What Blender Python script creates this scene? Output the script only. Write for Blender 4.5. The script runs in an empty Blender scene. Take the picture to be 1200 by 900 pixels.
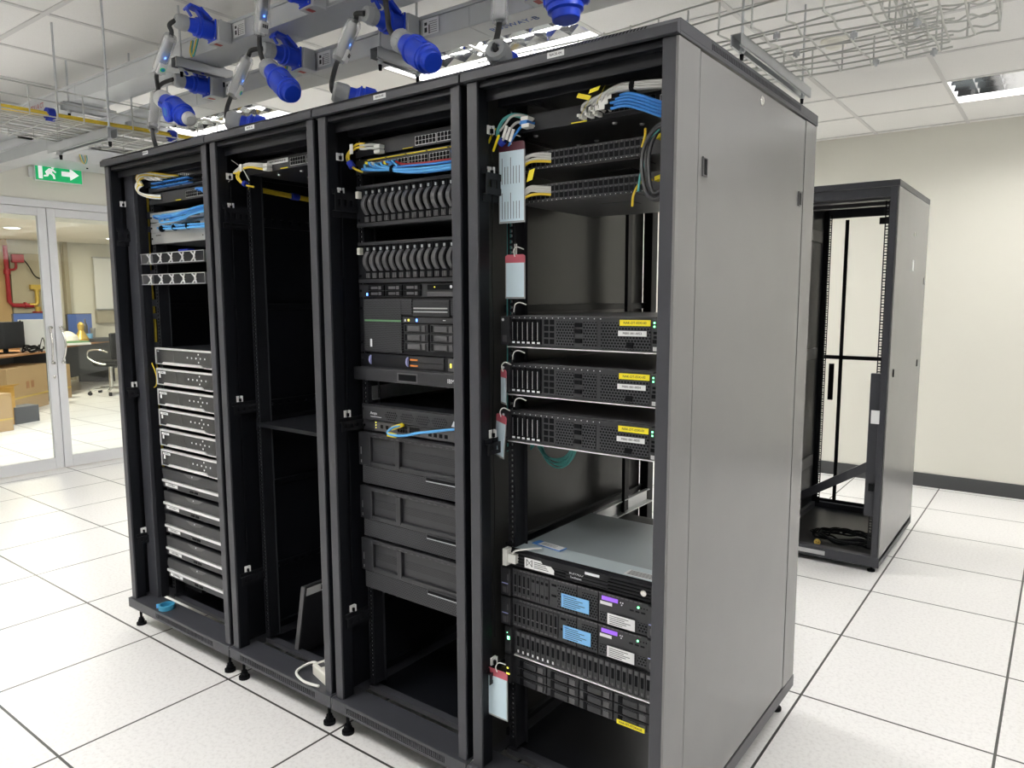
import bpy, bmesh, math, random
from mathutils import Vector, Matrix
random.seed(7)
C = bpy.context.scene.collection
SC = bpy.context.scene

# ---------------------------------------------------------------- camera
CAM = Vector((3.2904, -1.4947, 1.456)); YAW, PIT, ROL = -.6451, -.1165, -.003
fwd = Vector((math.sin(YAW)*math.cos(PIT), math.cos(YAW)*math.cos(PIT), math.sin(PIT)))
rgt = Vector((math.cos(YAW), -math.sin(YAW), 0)); upv = rgt.cross(fwd)
rgt, upv = rgt*math.cos(ROL)+upv*math.sin(ROL), upv*math.cos(ROL)-rgt*math.sin(ROL)
cd = bpy.data.cameras.new('camera'); cam = bpy.data.objects.new('camera', cd); C.objects.link(cam)
cam.matrix_world = Matrix(((rgt.x, upv.x, -fwd.x, CAM.x), (rgt.y, upv.y, -fwd.y, CAM.y), (rgt.z, upv.z, -fwd.z, CAM.z), (0, 0, 0, 1)))
cd.sensor_width = 36; cd.lens = 860.98*36/1200; cd.clip_start = .02
SC.camera = cam

# ---------------------------------------------------------------- world, exposure
w = bpy.data.worlds.new('world'); SC.world = w; w.use_nodes = True
w.node_tree.nodes['Background'].inputs[0].default_value = (.9, .95, 1, 1)
w.node_tree.nodes['Background'].inputs[1].default_value = .15
vs = SC.view_settings; vs.view_transform = 'Standard'; vs.look = 'None'; vs.gamma = 1; vs.exposure = 0.13
vs.use_curve_mapping = False
LAMP_W = 36.0       # watts of each ceiling fixture
CEIL = 2.70

# ---------------------------------------------------------------- materials
def mat(name, col, rough=.5, metal=0., spec=.5, noise=0., nscale=30., bump=0., emit=None, estr=1., trans=0., alpha=None, coat=0.):
    m = bpy.data.materials.new(name); m.use_nodes = True
    nt = m.node_tree; b = nt.nodes['Principled BSDF']
    b.inputs['Base Color'].default_value = (*col, 1); b.inputs['Roughness'].default_value = rough
    b.inputs['Metallic'].default_value = metal; b.inputs['Specular IOR Level'].default_value = spec
    b.inputs['Coat Weight'].default_value = coat
    if trans: b.inputs['Transmission Weight'].default_value = trans; b.inputs['IOR'].default_value = 1.3
    if alpha is not None: b.inputs['Alpha'].default_value = alpha
    if emit: b.inputs['Emission Color'].default_value = (*emit, 1); b.inputs['Emission Strength'].default_value = estr
    if noise or bump:
        tc = nt.nodes.new('ShaderNodeTexCoord'); n = nt.nodes.new('ShaderNodeTexNoise')
        n.inputs['Scale'].default_value = nscale; n.inputs['Detail'].default_value = 4
        nt.links.new(tc.outputs['Object'], n.inputs['Vector'])
        if noise:
            r = nt.nodes.new('ShaderNodeMapRange'); r.inputs[3].default_value = 1-noise; r.inputs[4].default_value = 1+noise*.6
            mx = nt.nodes.new('ShaderNodeMix'); mx.data_type = 'RGBA'; mx.blend_type = 'MULTIPLY'; mx.inputs[0].default_value = 1
            nt.links.new(n.outputs[0], r.inputs[0]); mx.inputs[6].default_value = (*col, 1)
            nt.links.new(r.outputs[0], mx.inputs[7]); nt.links.new(mx.outputs[2], b.inputs['Base Color'])
        if bump:
            bp = nt.nodes.new('ShaderNodeBump'); bp.inputs['Strength'].default_value = bump; bp.inputs['Distance'].default_value = .002
            nt.links.new(n.outputs[0], bp.inputs['Height']); nt.links.new(bp.outputs[0], b.inputs['Normal'])
    return m

def mesh_mat(name, col, hole, pitch, r=.3):
    """sheet metal punched with staggered round holes (in object x/z)"""
    m = mat(name, col, .5, spec=.15); nt = m.node_tree; b = nt.nodes['Principled BSDF']
    N = lambda t: nt.nodes.new(t); L = nt.links.new
    tc = N('ShaderNodeTexCoord'); sp = N('ShaderNodeSeparateXYZ'); L(tc.outputs['Object'], sp.inputs[0])
    def mth(op, a, bb=None):
        n = N('ShaderNodeMath'); n.operation = op
        for i, v in enumerate((a, bb)):
            if v is None: continue
            if isinstance(v, (int, float)): n.inputs[i].default_value = v
            else: L(v, n.inputs[i])
        return n.outputs[0]
    x = mth('DIVIDE', sp.outputs[0], pitch); z = mth('DIVIDE', sp.outputs[2], pitch*.866)
    row = mth('FLOOR', z); off = mth('MULTIPLY', mth('MODULO', mth('ABSOLUTE', row), 2.), .5)
    fx = mth('SUBTRACT', mth('FRACT', mth('ADD', x, off)), .5); fz = mth('SUBTRACT', mth('FRACT', z), .5)
    d = mth('SQRT', mth('ADD', mth('MULTIPLY', fx, fx), mth('MULTIPLY', fz, fz)))
    k = mth('LESS_THAN', d, r)
    mx = N('ShaderNodeMix'); mx.data_type = 'RGBA'; L(k, mx.inputs[0]); mx.inputs[6].default_value = (*col, 1); mx.inputs[7].default_value = (*hole, 1)
    L(mx.outputs[2], b.inputs['Base Color']); return m

def grid_mat(name, col, col2, joint, x0, y0, pitch, wj, nscale, rough, spec=.5, namt=(.45, .62), bump=0.):
    m = mat(name, col, rough, spec=spec); nt = m.node_tree; b = nt.nodes['Principled BSDF']
    N = lambda t: nt.nodes.new(t); L = nt.links.new
    tc = N('ShaderNodeTexCoord'); sp = N('ShaderNodeSeparateXYZ'); L(tc.outputs['Object'], sp.inputs[0])
    n = N('ShaderNodeTexNoise'); n.inputs['Scale'].default_value = nscale; n.inputs['Detail'].default_value = 6; n.inputs['Roughness'].default_value = .65
    L(tc.outputs['Object'], n.inputs['Vector'])
    mr = N('ShaderNodeMapRange'); mr.inputs[1].default_value, mr.inputs[2].default_value = namt; L(n.outputs[0], mr.inputs[0])
    mx = N('ShaderNodeMix'); mx.data_type = 'RGBA'; L(mr.outputs[0], mx.inputs[0]); mx.inputs[6].default_value = (*col, 1); mx.inputs[7].default_value = (*col2, 1)
    out = mx.outputs[2]
    if joint:
        fs = []
        for i, o in ((0, x0), (1, y0)):
            a = N('ShaderNodeMath'); a.operation = 'SUBTRACT'; L(sp.outputs[i], a.inputs[0]); a.inputs[1].default_value = o-pitch*50-pitch/2
            f = N('ShaderNodeMath'); f.operation = 'MODULO'; L(a.outputs[0], f.inputs[0]); f.inputs[1].default_value = pitch
            g = N('ShaderNodeMath'); g.operation = 'SUBTRACT'; L(f.outputs[0], g.inputs[0]); g.inputs[1].default_value = pitch/2
            h = N('ShaderNodeMath'); h.operation = 'ABSOLUTE'; L(g.outputs[0], h.inputs[0])
            q = N('ShaderNodeMath'); q.operation = 'LESS_THAN'; L(h.outputs[0], q.inputs[0]); q.inputs[1].default_value = wj/2; fs.append(q.outputs[0])
        k = N('ShaderNodeMath'); k.operation = 'MAXIMUM'; L(fs[0], k.inputs[0]); L(fs[1], k.inputs[1])
        m2 = N('ShaderNodeMix'); m2.data_type = 'RGBA'; L(k.outputs[0], m2.inputs[0]); L(out, m2.inputs[6]); m2.inputs[7].default_value = (*joint, 1); out = m2.outputs[2]
    L(out, b.inputs['Base Color'])
    if bump:
        bp = N('ShaderNodeBump'); bp.inputs['Strength'].default_value = bump; bp.inputs['Distance'].default_value = .002
        L(n.outputs[0], bp.inputs['Height']); L(bp.outputs[0], b.inputs['Normal'])
    return m

M = {}
M['floor'] = grid_mat('floor_tile', (.84, .835, .825), (.70, .69, .68), (.05, .05, .048), .2017, -.0119, .6, .0085, 75, .33, .45, (.48, .72))
M['ceiling'] = grid_mat('ceiling_tile', (.86, .855, .84), (.68, .67, .65), None, 0, 0, .6, 0, 160, .95, .1, (.56, .76), .15)
M['wall'] = mat('cream_wall', (.74, .73, .655), .85, spec=.2, noise=.02, nscale=4)
M['farwall'] = mat('far_cream_wall', (.84, .82, .73), .85, spec=.2)
M['white'] = mat('white_paint', (.84, .84, .84), .6, noise=.02)
M['tee'] = mat('tee_metal', (.66, .655, .65), .5)
M['base'] = mat('grey_skirting', (.06, .062, .065), .5, noise=.05)
M['black'] = mat('black_powder_coat', (.011, .012, .015), .45, spec=.3, noise=.1, nscale=60, bump=.05)
M['inner'] = mat('black_inner_sheet', (.008, .009, .012), .36, spec=.28, noise=.06, nscale=20)
M['liner'] = mat('reflection_lifted_side_sheet', (.040, .040, .038), .30, noise=.05, nscale=8)  # black sheet lightened to paint in the reflection of the bright open rear
M['frame'] = mat('charcoal_powder_coat', (.047, .049, .058), .40, noise=.08, nscale=50, bump=.04)
M['panel'] = mat('reflection_grey_powder_coat', (.20, .20, .198), .27, noise=.04, nscale=8, bump=.03)  # frame coat made lighter, painting in the room light reflected on the sides
M['dark'] = mat('black_plastic_and_shade', (.005, .0055, .007), .6, spec=.10)  # black plastic, also painted into slots and openings as their shade
M['gloss'] = mat('glossy_dark_front', (.035, .036, .038), .20)
M['char'] = mat('charcoal_plastic', (.026, .027, .031), .4)
M['grey'] = mat('mid_grey_plastic', (.09, .09, .095), .4)
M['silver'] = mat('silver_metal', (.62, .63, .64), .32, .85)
M['bright'] = mat('bright_aluminium', (.85, .85, .86), .3, .5)
M['galv'] = mat('galvanised_steel', (.58, .60, .62), .38, .75, noise=.12, nscale=14)
M['galvduct'] = mat('galvanised_duct', (.60, .62, .64), .42, .45, noise=.1, nscale=6)
M['wire'] = mat('zinc_wire', (.55, .56, .54), .4, .6)
M['blue'] = mat('blue_plug_plastic', (.010, .06, .68), .34)
M['plug_grey'] = mat('grey_gland', (.42, .44, .45), .5)
M['plug_white'] = mat('white_gland', (.75, .76, .76), .45)
M['boxgrey'] = mat('tap_box_grey', (.58, .60, .61), .4, .2)
M['rubber'] = mat('black_cord', (.03, .031, .033), .5)
M['cable_black'] = mat('black_loop_cable', (.04, .041, .045), .3)
M['clear'] = mat('clear_polycarbonate', (.9, .92, .95), .12, alpha=.28)
M['paper'] = mat('white_paper', (.82, .83, .83), .6)
M['bluepaper'] = mat('pale_blue_paper', (.62, .76, .84), .55)
M['ink'] = mat('dark_ink', (.03, .03, .035), .7)
M['bluelabel'] = mat('sky_blue_label', (.22, .52, .86), .5)
M['yellowlabel'] = mat('yellow_label', (.92, .80, .02), .45)
M['purple'] = mat('violet_display', (.25, .10, .62), .3, emit=(.35, .12, .9), estr=.5)
M['led_g'] = mat('green_led', (.1, .8, .3), .3, emit=(.2, 1, .4), estr=4)
M['led_b'] = mat('blue_led', (.1, .3, 1), .3, emit=(.1, .25, 1), estr=5)
M['led_w'] = mat('white_mark', (.8, .82, .85), .4)
M['led_y'] = mat('amber_led', (.9, .8, .1), .3, emit=(.9, .8, .1), estr=1.5)
M['cab_blue'] = mat('blue_patch_cord', (.04, .24, .68), .35)
M['cab_lblue'] = mat('light_blue_patch_cord', (.10, .40, .80), .35)
M['cab_grey'] = mat('grey_patch_cord', (.55, .55, .53), .4)
M['cab_yellow'] = mat('yellow_fibre', (.75, .55, .04), .4)
M['cab_teal'] = mat('teal_fibre', (.10, .42, .40), .4)
M['cab_white'] = mat('white_cord', (.82, .82, .78), .4)
M['cab_red'] = mat('red_patch_cord', (.45, .03, .03), .4)
M['tapeyel'] = mat('yellow_tag', (.85, .70, .02), .5)
M['velcro'] = mat('blue_hook_tape', (.01, .03, .35), .8)
M['pink'] = mat('pink_tag_head', (.55, .12, .16), .4)
M['maroon'] = mat('maroon_tag_head', (.10, .02, .035), .4)
M['sleeve'] = mat('clear_sleeve', (.85, .9, .92), .15, alpha=.35)
M['green'] = mat('exit_green', (.0, .42, .13), .4, emit=(0, .6, .2), estr=.25)
M['exitw'] = mat('exit_white', (.85, .9, .88), .4, emit=(1, 1, 1), estr=.35)
M['steel_h'] = mat('handle_steel', (.70, .69, .66), .22, .95)
M['alu'] = mat('door_aluminium_white', (.68, .69, .71), .45)
M['cyan'] = mat('blue_tape_roll', (.05, .30, .48), .5)
M['cardboard'] = mat('cardboard', (.50, .34, .17), .8, noise=.08, nscale=12)
M['orange_card'] = mat('orange_cardboard', (.62, .36, .08), .8)
M['wood'] = mat('desk_wood', (.42, .20, .08), .45, noise=.15, nscale=9)
M['darkdesk'] = mat('desk_panel', (.065, .07, .08), .6)
M['redpipe'] = mat('red_pipe', (.36, .02, .03), .35)
M['brass'] = mat('brass', (.70, .50, .12), .35, .6)
M['bluepart'] = mat('blue_partition', (.10, .18, .50), .85)
M['brownwall'] = mat('tan_wall', (.46, .42, .32), .85)
M['greentray'] = mat('green_strip', (.12, .28, .13), .5)
M['orange'] = mat('orange_latch', (.85, .28, .05), .4)
M['lav'] = mat('lavender_latch', (.40, .42, .75), .4)
M['nastop'] = mat('grey_steel_top', (.36, .41, .43), .42, .25, noise=.03, nscale=5)
M['nasedge'] = mat('pale_steel_top', (.58, .67, .70), .4, .2)
M['cream'] = mat('cream_plastic', (.78, .77, .70), .45)
M['mesh'] = mesh_mat('perforated_front', (.07, .072, .078), (.003, .003, .004), .0062, .34)
M['meshfine'] = mesh_mat('fine_perforated_front', (.062, .064, .068), (.010, .010, .012), .0050, .33)
M['hexmesh'] = mesh_mat('hex_vent', (.060, .062, .068), (.002, .002, .003), .0085, .37)

def glass_mat():
    m = bpy.data.materials.new('door_glass'); m.use_nodes = True; nt = m.node_tree
    for n in list(nt.nodes):
        if n.type == 'BSDF_PRINCIPLED': nt.nodes.remove(n)
    out = [n for n in nt.nodes if n.type == 'OUTPUT_MATERIAL'][0]
    t = nt.nodes.new('ShaderNodeBsdfTransparent'); g = nt.nodes.new('ShaderNodeBsdfGlossy'); mx = nt.nodes.new('ShaderNodeMixShader')
    t.inputs[0].default_value = (.94, .97, .96, 1); g.inputs['Roughness'].default_value = .02
    f = nt.nodes.new('ShaderNodeFresnel'); f.inputs[0].default_value = 1.5
    nt.links.new(f.outputs[0], mx.inputs[0]); nt.links.new(t.outputs[0], mx.inputs[1]); nt.links.new(g.outputs[0], mx.inputs[2])
    nt.links.new(mx.outputs[0], out.inputs[0]); return m
M['glass'] = glass_mat()

# ---------------------------------------------------------------- mesh building helpers
class MB:
    def __init__(s): s.v = []; s.f = []; s.m = []; s.sm = []
    def add(s, vs_, fs, m=0, smooth=False):
        k = len(s.v); s.v += [tuple(v) for v in vs_]
        for f in fs: s.f.append([i+k for i in f]); s.m.append(m); s.sm.append(smooth)
    def box(s, x0, x1, y0, y1, z0, z1, m=0):
        s.obox((x0, y0, z0), (x1-x0, 0, 0), (0, y1-y0, 0), (0, 0, z1-z0), m); return s
    def obox(s, o, u, v, n, m=0):
        o, u, v, n = map(Vector, (o, u, v, n))
        p = [o, o+u, o+u+v, o+v, o+n, o+u+n, o+u+v+n, o+v+n]
        f = [(0, 3, 2, 1), (4, 5, 6, 7), (0, 1, 5, 4), (1, 2, 6, 5), (2, 3, 7, 6), (3, 0, 4, 7)]
        if u.cross(v).dot(n) < 0: f = [q[::-1] for q in f]
        s.add(p, f, m); return s
    def prism(s, poly, ax, a, b, m=0):
        """poly in the two other axes (in xyz order), extruded along ax from a to b"""
        def P(q, t):
            return (t, q[0], q[1]) if ax == 0 else (q[0], t, q[1]) if ax == 1 else (q[0], q[1], t)
        n = len(poly); v = [P(q, a) for q in poly]+[P(q, b) for q in poly]
        ar = sum(poly[i][0]*poly[(i+1) % n][1]-poly[(i+1) % n][0]*poly[i][1] for i in range(n))
        f = [tuple(range(n))[::-1], tuple(range(n, 2*n))]+[(i, (i+1) % n, n+(i+1) % n, n+i) for i in range(n)]
        flip = (ar < 0) != (ax == 1)
        if flip: f = [q[::-1] for q in f]
        s.add(v, f, m); return s
    def tube(s, pts, r, n=8, m=0, smooth_path=True, closed=False):
        pts = [Vector(p) for p in pts]
        if smooth_path and len(pts) > 2: pts = catmull(pts)
        rs = r if isinstance(r, (list, tuple)) else [r]*len(pts)
        if len(rs) != len(pts): rs = [r[0]]*len(pts)
        t0 = (pts[1]-pts[0]).normalized(); a = t0.orthogonal().normalized(); rings = []
        for i, p in enumerate(pts):
            t = (pts[min(i+1, len(pts)-1)]-pts[max(i-1, 0)]).normalized()
            a = (a-t*a.dot(t)).normalized(); b = t.cross(a)
            rings.append([p+(a*math.cos(2*math.pi*k/n)+b*math.sin(2*math.pi*k/n))*rs[i] for k in range(n)])
        v = [q for R in rings for q in R]; f = []
        for i in range(len(rings)-1):
            for k in range(n): f.append((i*n+k, i*n+(k+1) % n, (i+1)*n+(k+1) % n, (i+1)*n+k))
        s.add(v, f, m, True)
        s.add(rings[0], [tuple(range(n))[::-1]], m); s.add(rings[-1], [tuple(range(n))], m); return s
    def lathe(s, o, d, prof, n=16, m=0, smooth=True):
        """profile [(t along d, radius)]"""
        o = Vector(o); d = Vector(d).normalized(); a = d.orthogonal().normalized(); b = d.cross(a)
        rings = [[o+d*t+(a*math.cos(2*math.pi*k/n)+b*math.sin(2*math.pi*k/n))*r for k in range(n)] for t, r in prof]
        for i in range(len(rings)-1):
            s.add(rings[i]+rings[i+1], [(k, (k+1) % n, n+(k+1) % n, n+k) for k in range(n)], m, smooth)
        s.add(rings[0], [tuple(range(n))[::-1]], m); s.add(rings[-1], [tuple(range(n))], m); return s
    def ladder(s, o, u, v, t, span, cross, m=0):
        """perforated strip: along v (span = [(h0,h1) openings]), opening between cross fractions of u"""
        o, u, v, t = map(Vector, (o, u, v, t)); c0, c1 = cross; L = v.length; vn = v.normalized()
        s.obox(o, u*c0, v, t, m); s.obox(o+u*c1, u*(1-c1), v, t, m); z = 0
        for a, b in span:
            if a > z: s.obox(o+u*c0+vn*z, u*(c1-c0), vn*(a-z), t, m)
            z = b
        if L > z: s.obox(o+u*c0+vn*z, u*(c1-c0), vn*(L-z), t, m)
        return s
    def build(s, name, mats, parent=None, bevel=0., loc=None):
        me = bpy.data.meshes.new(name); me.from_pydata(s.v, [], s.f)
        if isinstance(mats, str): mats = [mats]
        for q in mats: me.materials.append(M[q])
        me.polygons.foreach_set('material_index', s.m); me.polygons.foreach_set('use_smooth', s.sm); me.update()
        o = bpy.data.objects.new(name, me); C.objects.link(o)
        if parent is not None: o.parent = parent
        if loc is not None: o.location = loc
        if bevel:
            b = o.modifiers.new('bevel', 'BEVEL'); b.width = bevel; b.segments = 2; b.limit_method = 'ANGLE'; b.angle_limit = .6
            b.harden_normals = False
        return o

def catmull(P, k=6):
    Q = [P[0]]+list(P)+[P[-1]]; out = []
    for i in range(1, len(Q)-2):
        a, b, c, d = Q[i-1:i+3]
        for j in range(k):
            t = j/k; out.append(.5*((2*b)+(c-a)*t+(2*a-5*b+4*c-d)*t*t+(3*b-a-3*c+d)*t**3))
    out.append(Q[-2]); return out

def tag(o, label, cat=None, group=None, kind=None):
    if label: o['label'] = label
    if cat: o['category'] = cat
    if group: o['group'] = group
    if kind: o['kind'] = kind
    return o
def thing(name, label, cat, loc=(0, 0, 0), rot=(0, 0, 0), group=None):
    o = bpy.data.objects.new(name, None); C.objects.link(o); o.empty_display_size = .02
    o.location = loc; o.rotation_euler = rot
    return tag(o, label, cat, group)
def struct(o): o['kind'] = 'structure'; return o
def kids(o): return [c for c in bpy.data.objects if c.parent == o]
def copy_thing(root, label=None, loc=None, rot=None, tree=None):
    r = root.copy(); C.objects.link(r)
    if label: r['label'] = label
    if loc is not None: r.location = loc
    if rot is not None: r.rotation_euler = rot
    for ch in kids(root):
        c = ch.copy(); C.objects.link(c); c.parent = r
        for g in kids(ch):
            d = g.copy(); C.objects.link(d); d.parent = c
    return r
def aim(o, d, roll=0):
    """turn local +z to direction d"""
    q = Vector(d).to_track_quat('Z', 'Y'); o.rotation_mode = 'QUATERNION'; o.rotation_quaternion = q @ Matrix.Rotation(roll, 3, 'Z').to_quaternion()

def text_part(s, size, mname, parent, loc, name='printed_text', rot=(math.pi/2, 0, 0), align='LEFT', ext=.0002, sx=1.):
    cu = bpy.data.curves.new(name, 'FONT'); cu.body = s; cu.size = size; cu.extrude = ext; cu.align_x = align; cu.align_y = 'CENTER'; cu.resolution_u = 2
    tmp = bpy.data.objects.new(name, cu); C.objects.link(tmp)
    dg = bpy.context.evaluated_depsgraph_get(); me = bpy.data.meshes.new_from_object(tmp.evaluated_get(dg))
    bpy.data.objects.remove(tmp); bpy.data.curves.remove(cu)
    me.materials.clear(); me.materials.append(M[mname])
    o = bpy.data.objects.new(name, me); C.objects.link(o); o.parent = parent; o.location = loc; o.rotation_euler = rot; o.scale = (sx, 1, 1)
    return o

# ================================================================= THE ROOM
XL, XR, YF, YB = -3.56, 5.6, -4.2, 4.86
FX = -11.2          # far end of the room beyond the glass doors
struct(MB().box(FX, XR+.1, YF-.1, YB+5.2, -.05, 0).build('floor', 'floor'))
# recessed fixtures: (x, y) of the lower left corner, 1.2 x 0.6 m each, openings cut in the ceiling; unseen ones are added for light
FIX = [(.23, 1.18), (2.63, 3.58), (2.63, -.02), (-2.17, 1.18), (.23, -1.82), (2.63, -1.82), (-2.17, -1.82), (.23, 3.58), (-2.17, 3.58), (4.43, 3.58),
       (4.43, .58), (-5.77, 1.18), (-5.77, 4.18), (-5.77, -.62)]
cl = MB()
xs = sorted({FX, XR+.1} | {a for a, b in FIX} | {a+1.2 for a, b in FIX}); ys = sorted({YF-.1, YB+5.2} | {b for a, b in FIX} | {b+.6 for a, b in FIX})
for j in range(len(ys)-1):
    run = None
    for i in range(len(xs)):
        solid = i < len(xs)-1 and not any(a-1e-6 <= xs[i] < a+1.2-1e-6 and b-1e-6 <= ys[j] < b+.6-1e-6 for a, b in FIX)
        if solid and run is None: run = xs[i]
        if not solid and run is not None: cl.box(run, xs[i], ys[j], ys[j+1], CEIL, CEIL+.05); run = None
struct(cl.build('ceiling', 'ceiling'))
g = MB()
x = -.37-.6*20
while x < XR:
    if x > FX: g.box(x-.012, x+.012, YF, YB if x > XL else YB+5, CEIL-.004, CEIL+.001)
    x += .6
y = -.02-.6*7
while y < YB+5:
    if y > YF: g.box(FX if y > -4 else XL, XR if y < YB else XL, y-.012, y+.012, CEIL-.0045, CEIL+.001)
    y += .6
struct(g.build('trim_1', 'tee'))
struct(MB().box(XL-.1, XR+.1, YB, YB+.1, 0, CEIL).build('wall_back', 'wall'))
struct(MB().box(XR, XR+.1, YF, YB, 0, CEIL).build('wall_right', 'white'))
struct(MB().box(XL-.1, XR+.1, YF-.1, YF, 0, CEIL).build('wall_front', 'white'))
b = MB().box(XL, XR, YB-.012, YB, 0, .104)
struct(b.build('baseboard_back', 'base', bevel=.002))
# left wall with the double glass door (opening y .30 .. 2.00, z 0 .. 2.27)
DY0, DYM, DY1 = .28, 1.165, 2.05
w = MB().box(XL-.1, XL, YF, DY0-.05, 0, CEIL).box(XL-.1, XL, DY1+.05, YB, 0, CEIL).box(XL-.1, XL, DY0-.05, DY1+.05, 2.275, CEIL)
struct(w.build('wall_left', 'wall'))
f = MB().box(XL-.07, XL+.01, DY0-.05, DY0, 0, 2.275).box(XL-.07, XL+.01, DY1, DY1+.05, 0, 2.275).box(XL-.07, XL+.01, DY0, DY1, 2.215, 2.275)
struct(f.build('trim_2', 'alu', bevel=.003))
def glass_door(n, a, b_, lab, hy):
    d = thing('door_%d' % n, None, None, (XL, 0, 0)); d['kind'] = 'structure'
    s_ = .065
    MB().box(-.045, -.005, a, a+s_, .008, 2.21).box(-.045, -.005, b_-s_, b_, .008, 2.21)\
        .box(-.045, -.005, a+s_, b_-s_, .008, .105).box(-.045, -.005, a+s_, b_-s_, 2.145, 2.21).build('door_frame', 'alu', d, .003)
    MB().box(-.027, -.021, a+s_-.005, b_-s_+.005, .1, 2.15).build('door_glass', 'glass', d)
    for sx in (1, -1):
        h = MB(); zc = 1.07
        h.tube([(-.025+sx*(.02+.052*math.sin(math.pi*t)), hy+.012*(1 if n == 2 else -1)*math.sin(math.pi*t), zc-.15+.30*t) for t in [i/12 for i in range(13)]], .0085, 10)
        for z in (zc-.15, zc+.15): h.lathe((-.025, hy, z), (sx, 0, 0), [(.0, .014), (.045, .014), (.05, .008)], 12)
        h.build('door_handle', 'steel_h', d)
    if n == 1: MB().lathe((-.006, DYM-.03, .80), (1, 0, 0), [(0, .012), (.006, .012), (.008, .008)], 12).build('lock_cylinder', 'steel_h', d)
    return d
glass_door(1, DY0+.002, DYM-.003, '', DYM-.035)
glass_door(2, DYM+.003, DY1-.002, '', DYM+.045)

# room beyond the doors
struct(MB().box(FX-.1, FX, YF, YB+5, 0, CEIL).build('wall_far', 'farwall'))
struct(MB().box(FX, XL-.1, YB+5, YB+5.1, 0, CEIL).build('wall_corridor', 'farwall'))
struct(MB().box(FX, XL-.1, -1.6, -1.5, 0, CEIL).build('wall_side', 'farwall'))
struct(MB().box(-11.1, -7.4, -1.5, YB+5, 2.47, CEIL).build('trim_3', 'farwall'))
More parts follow.
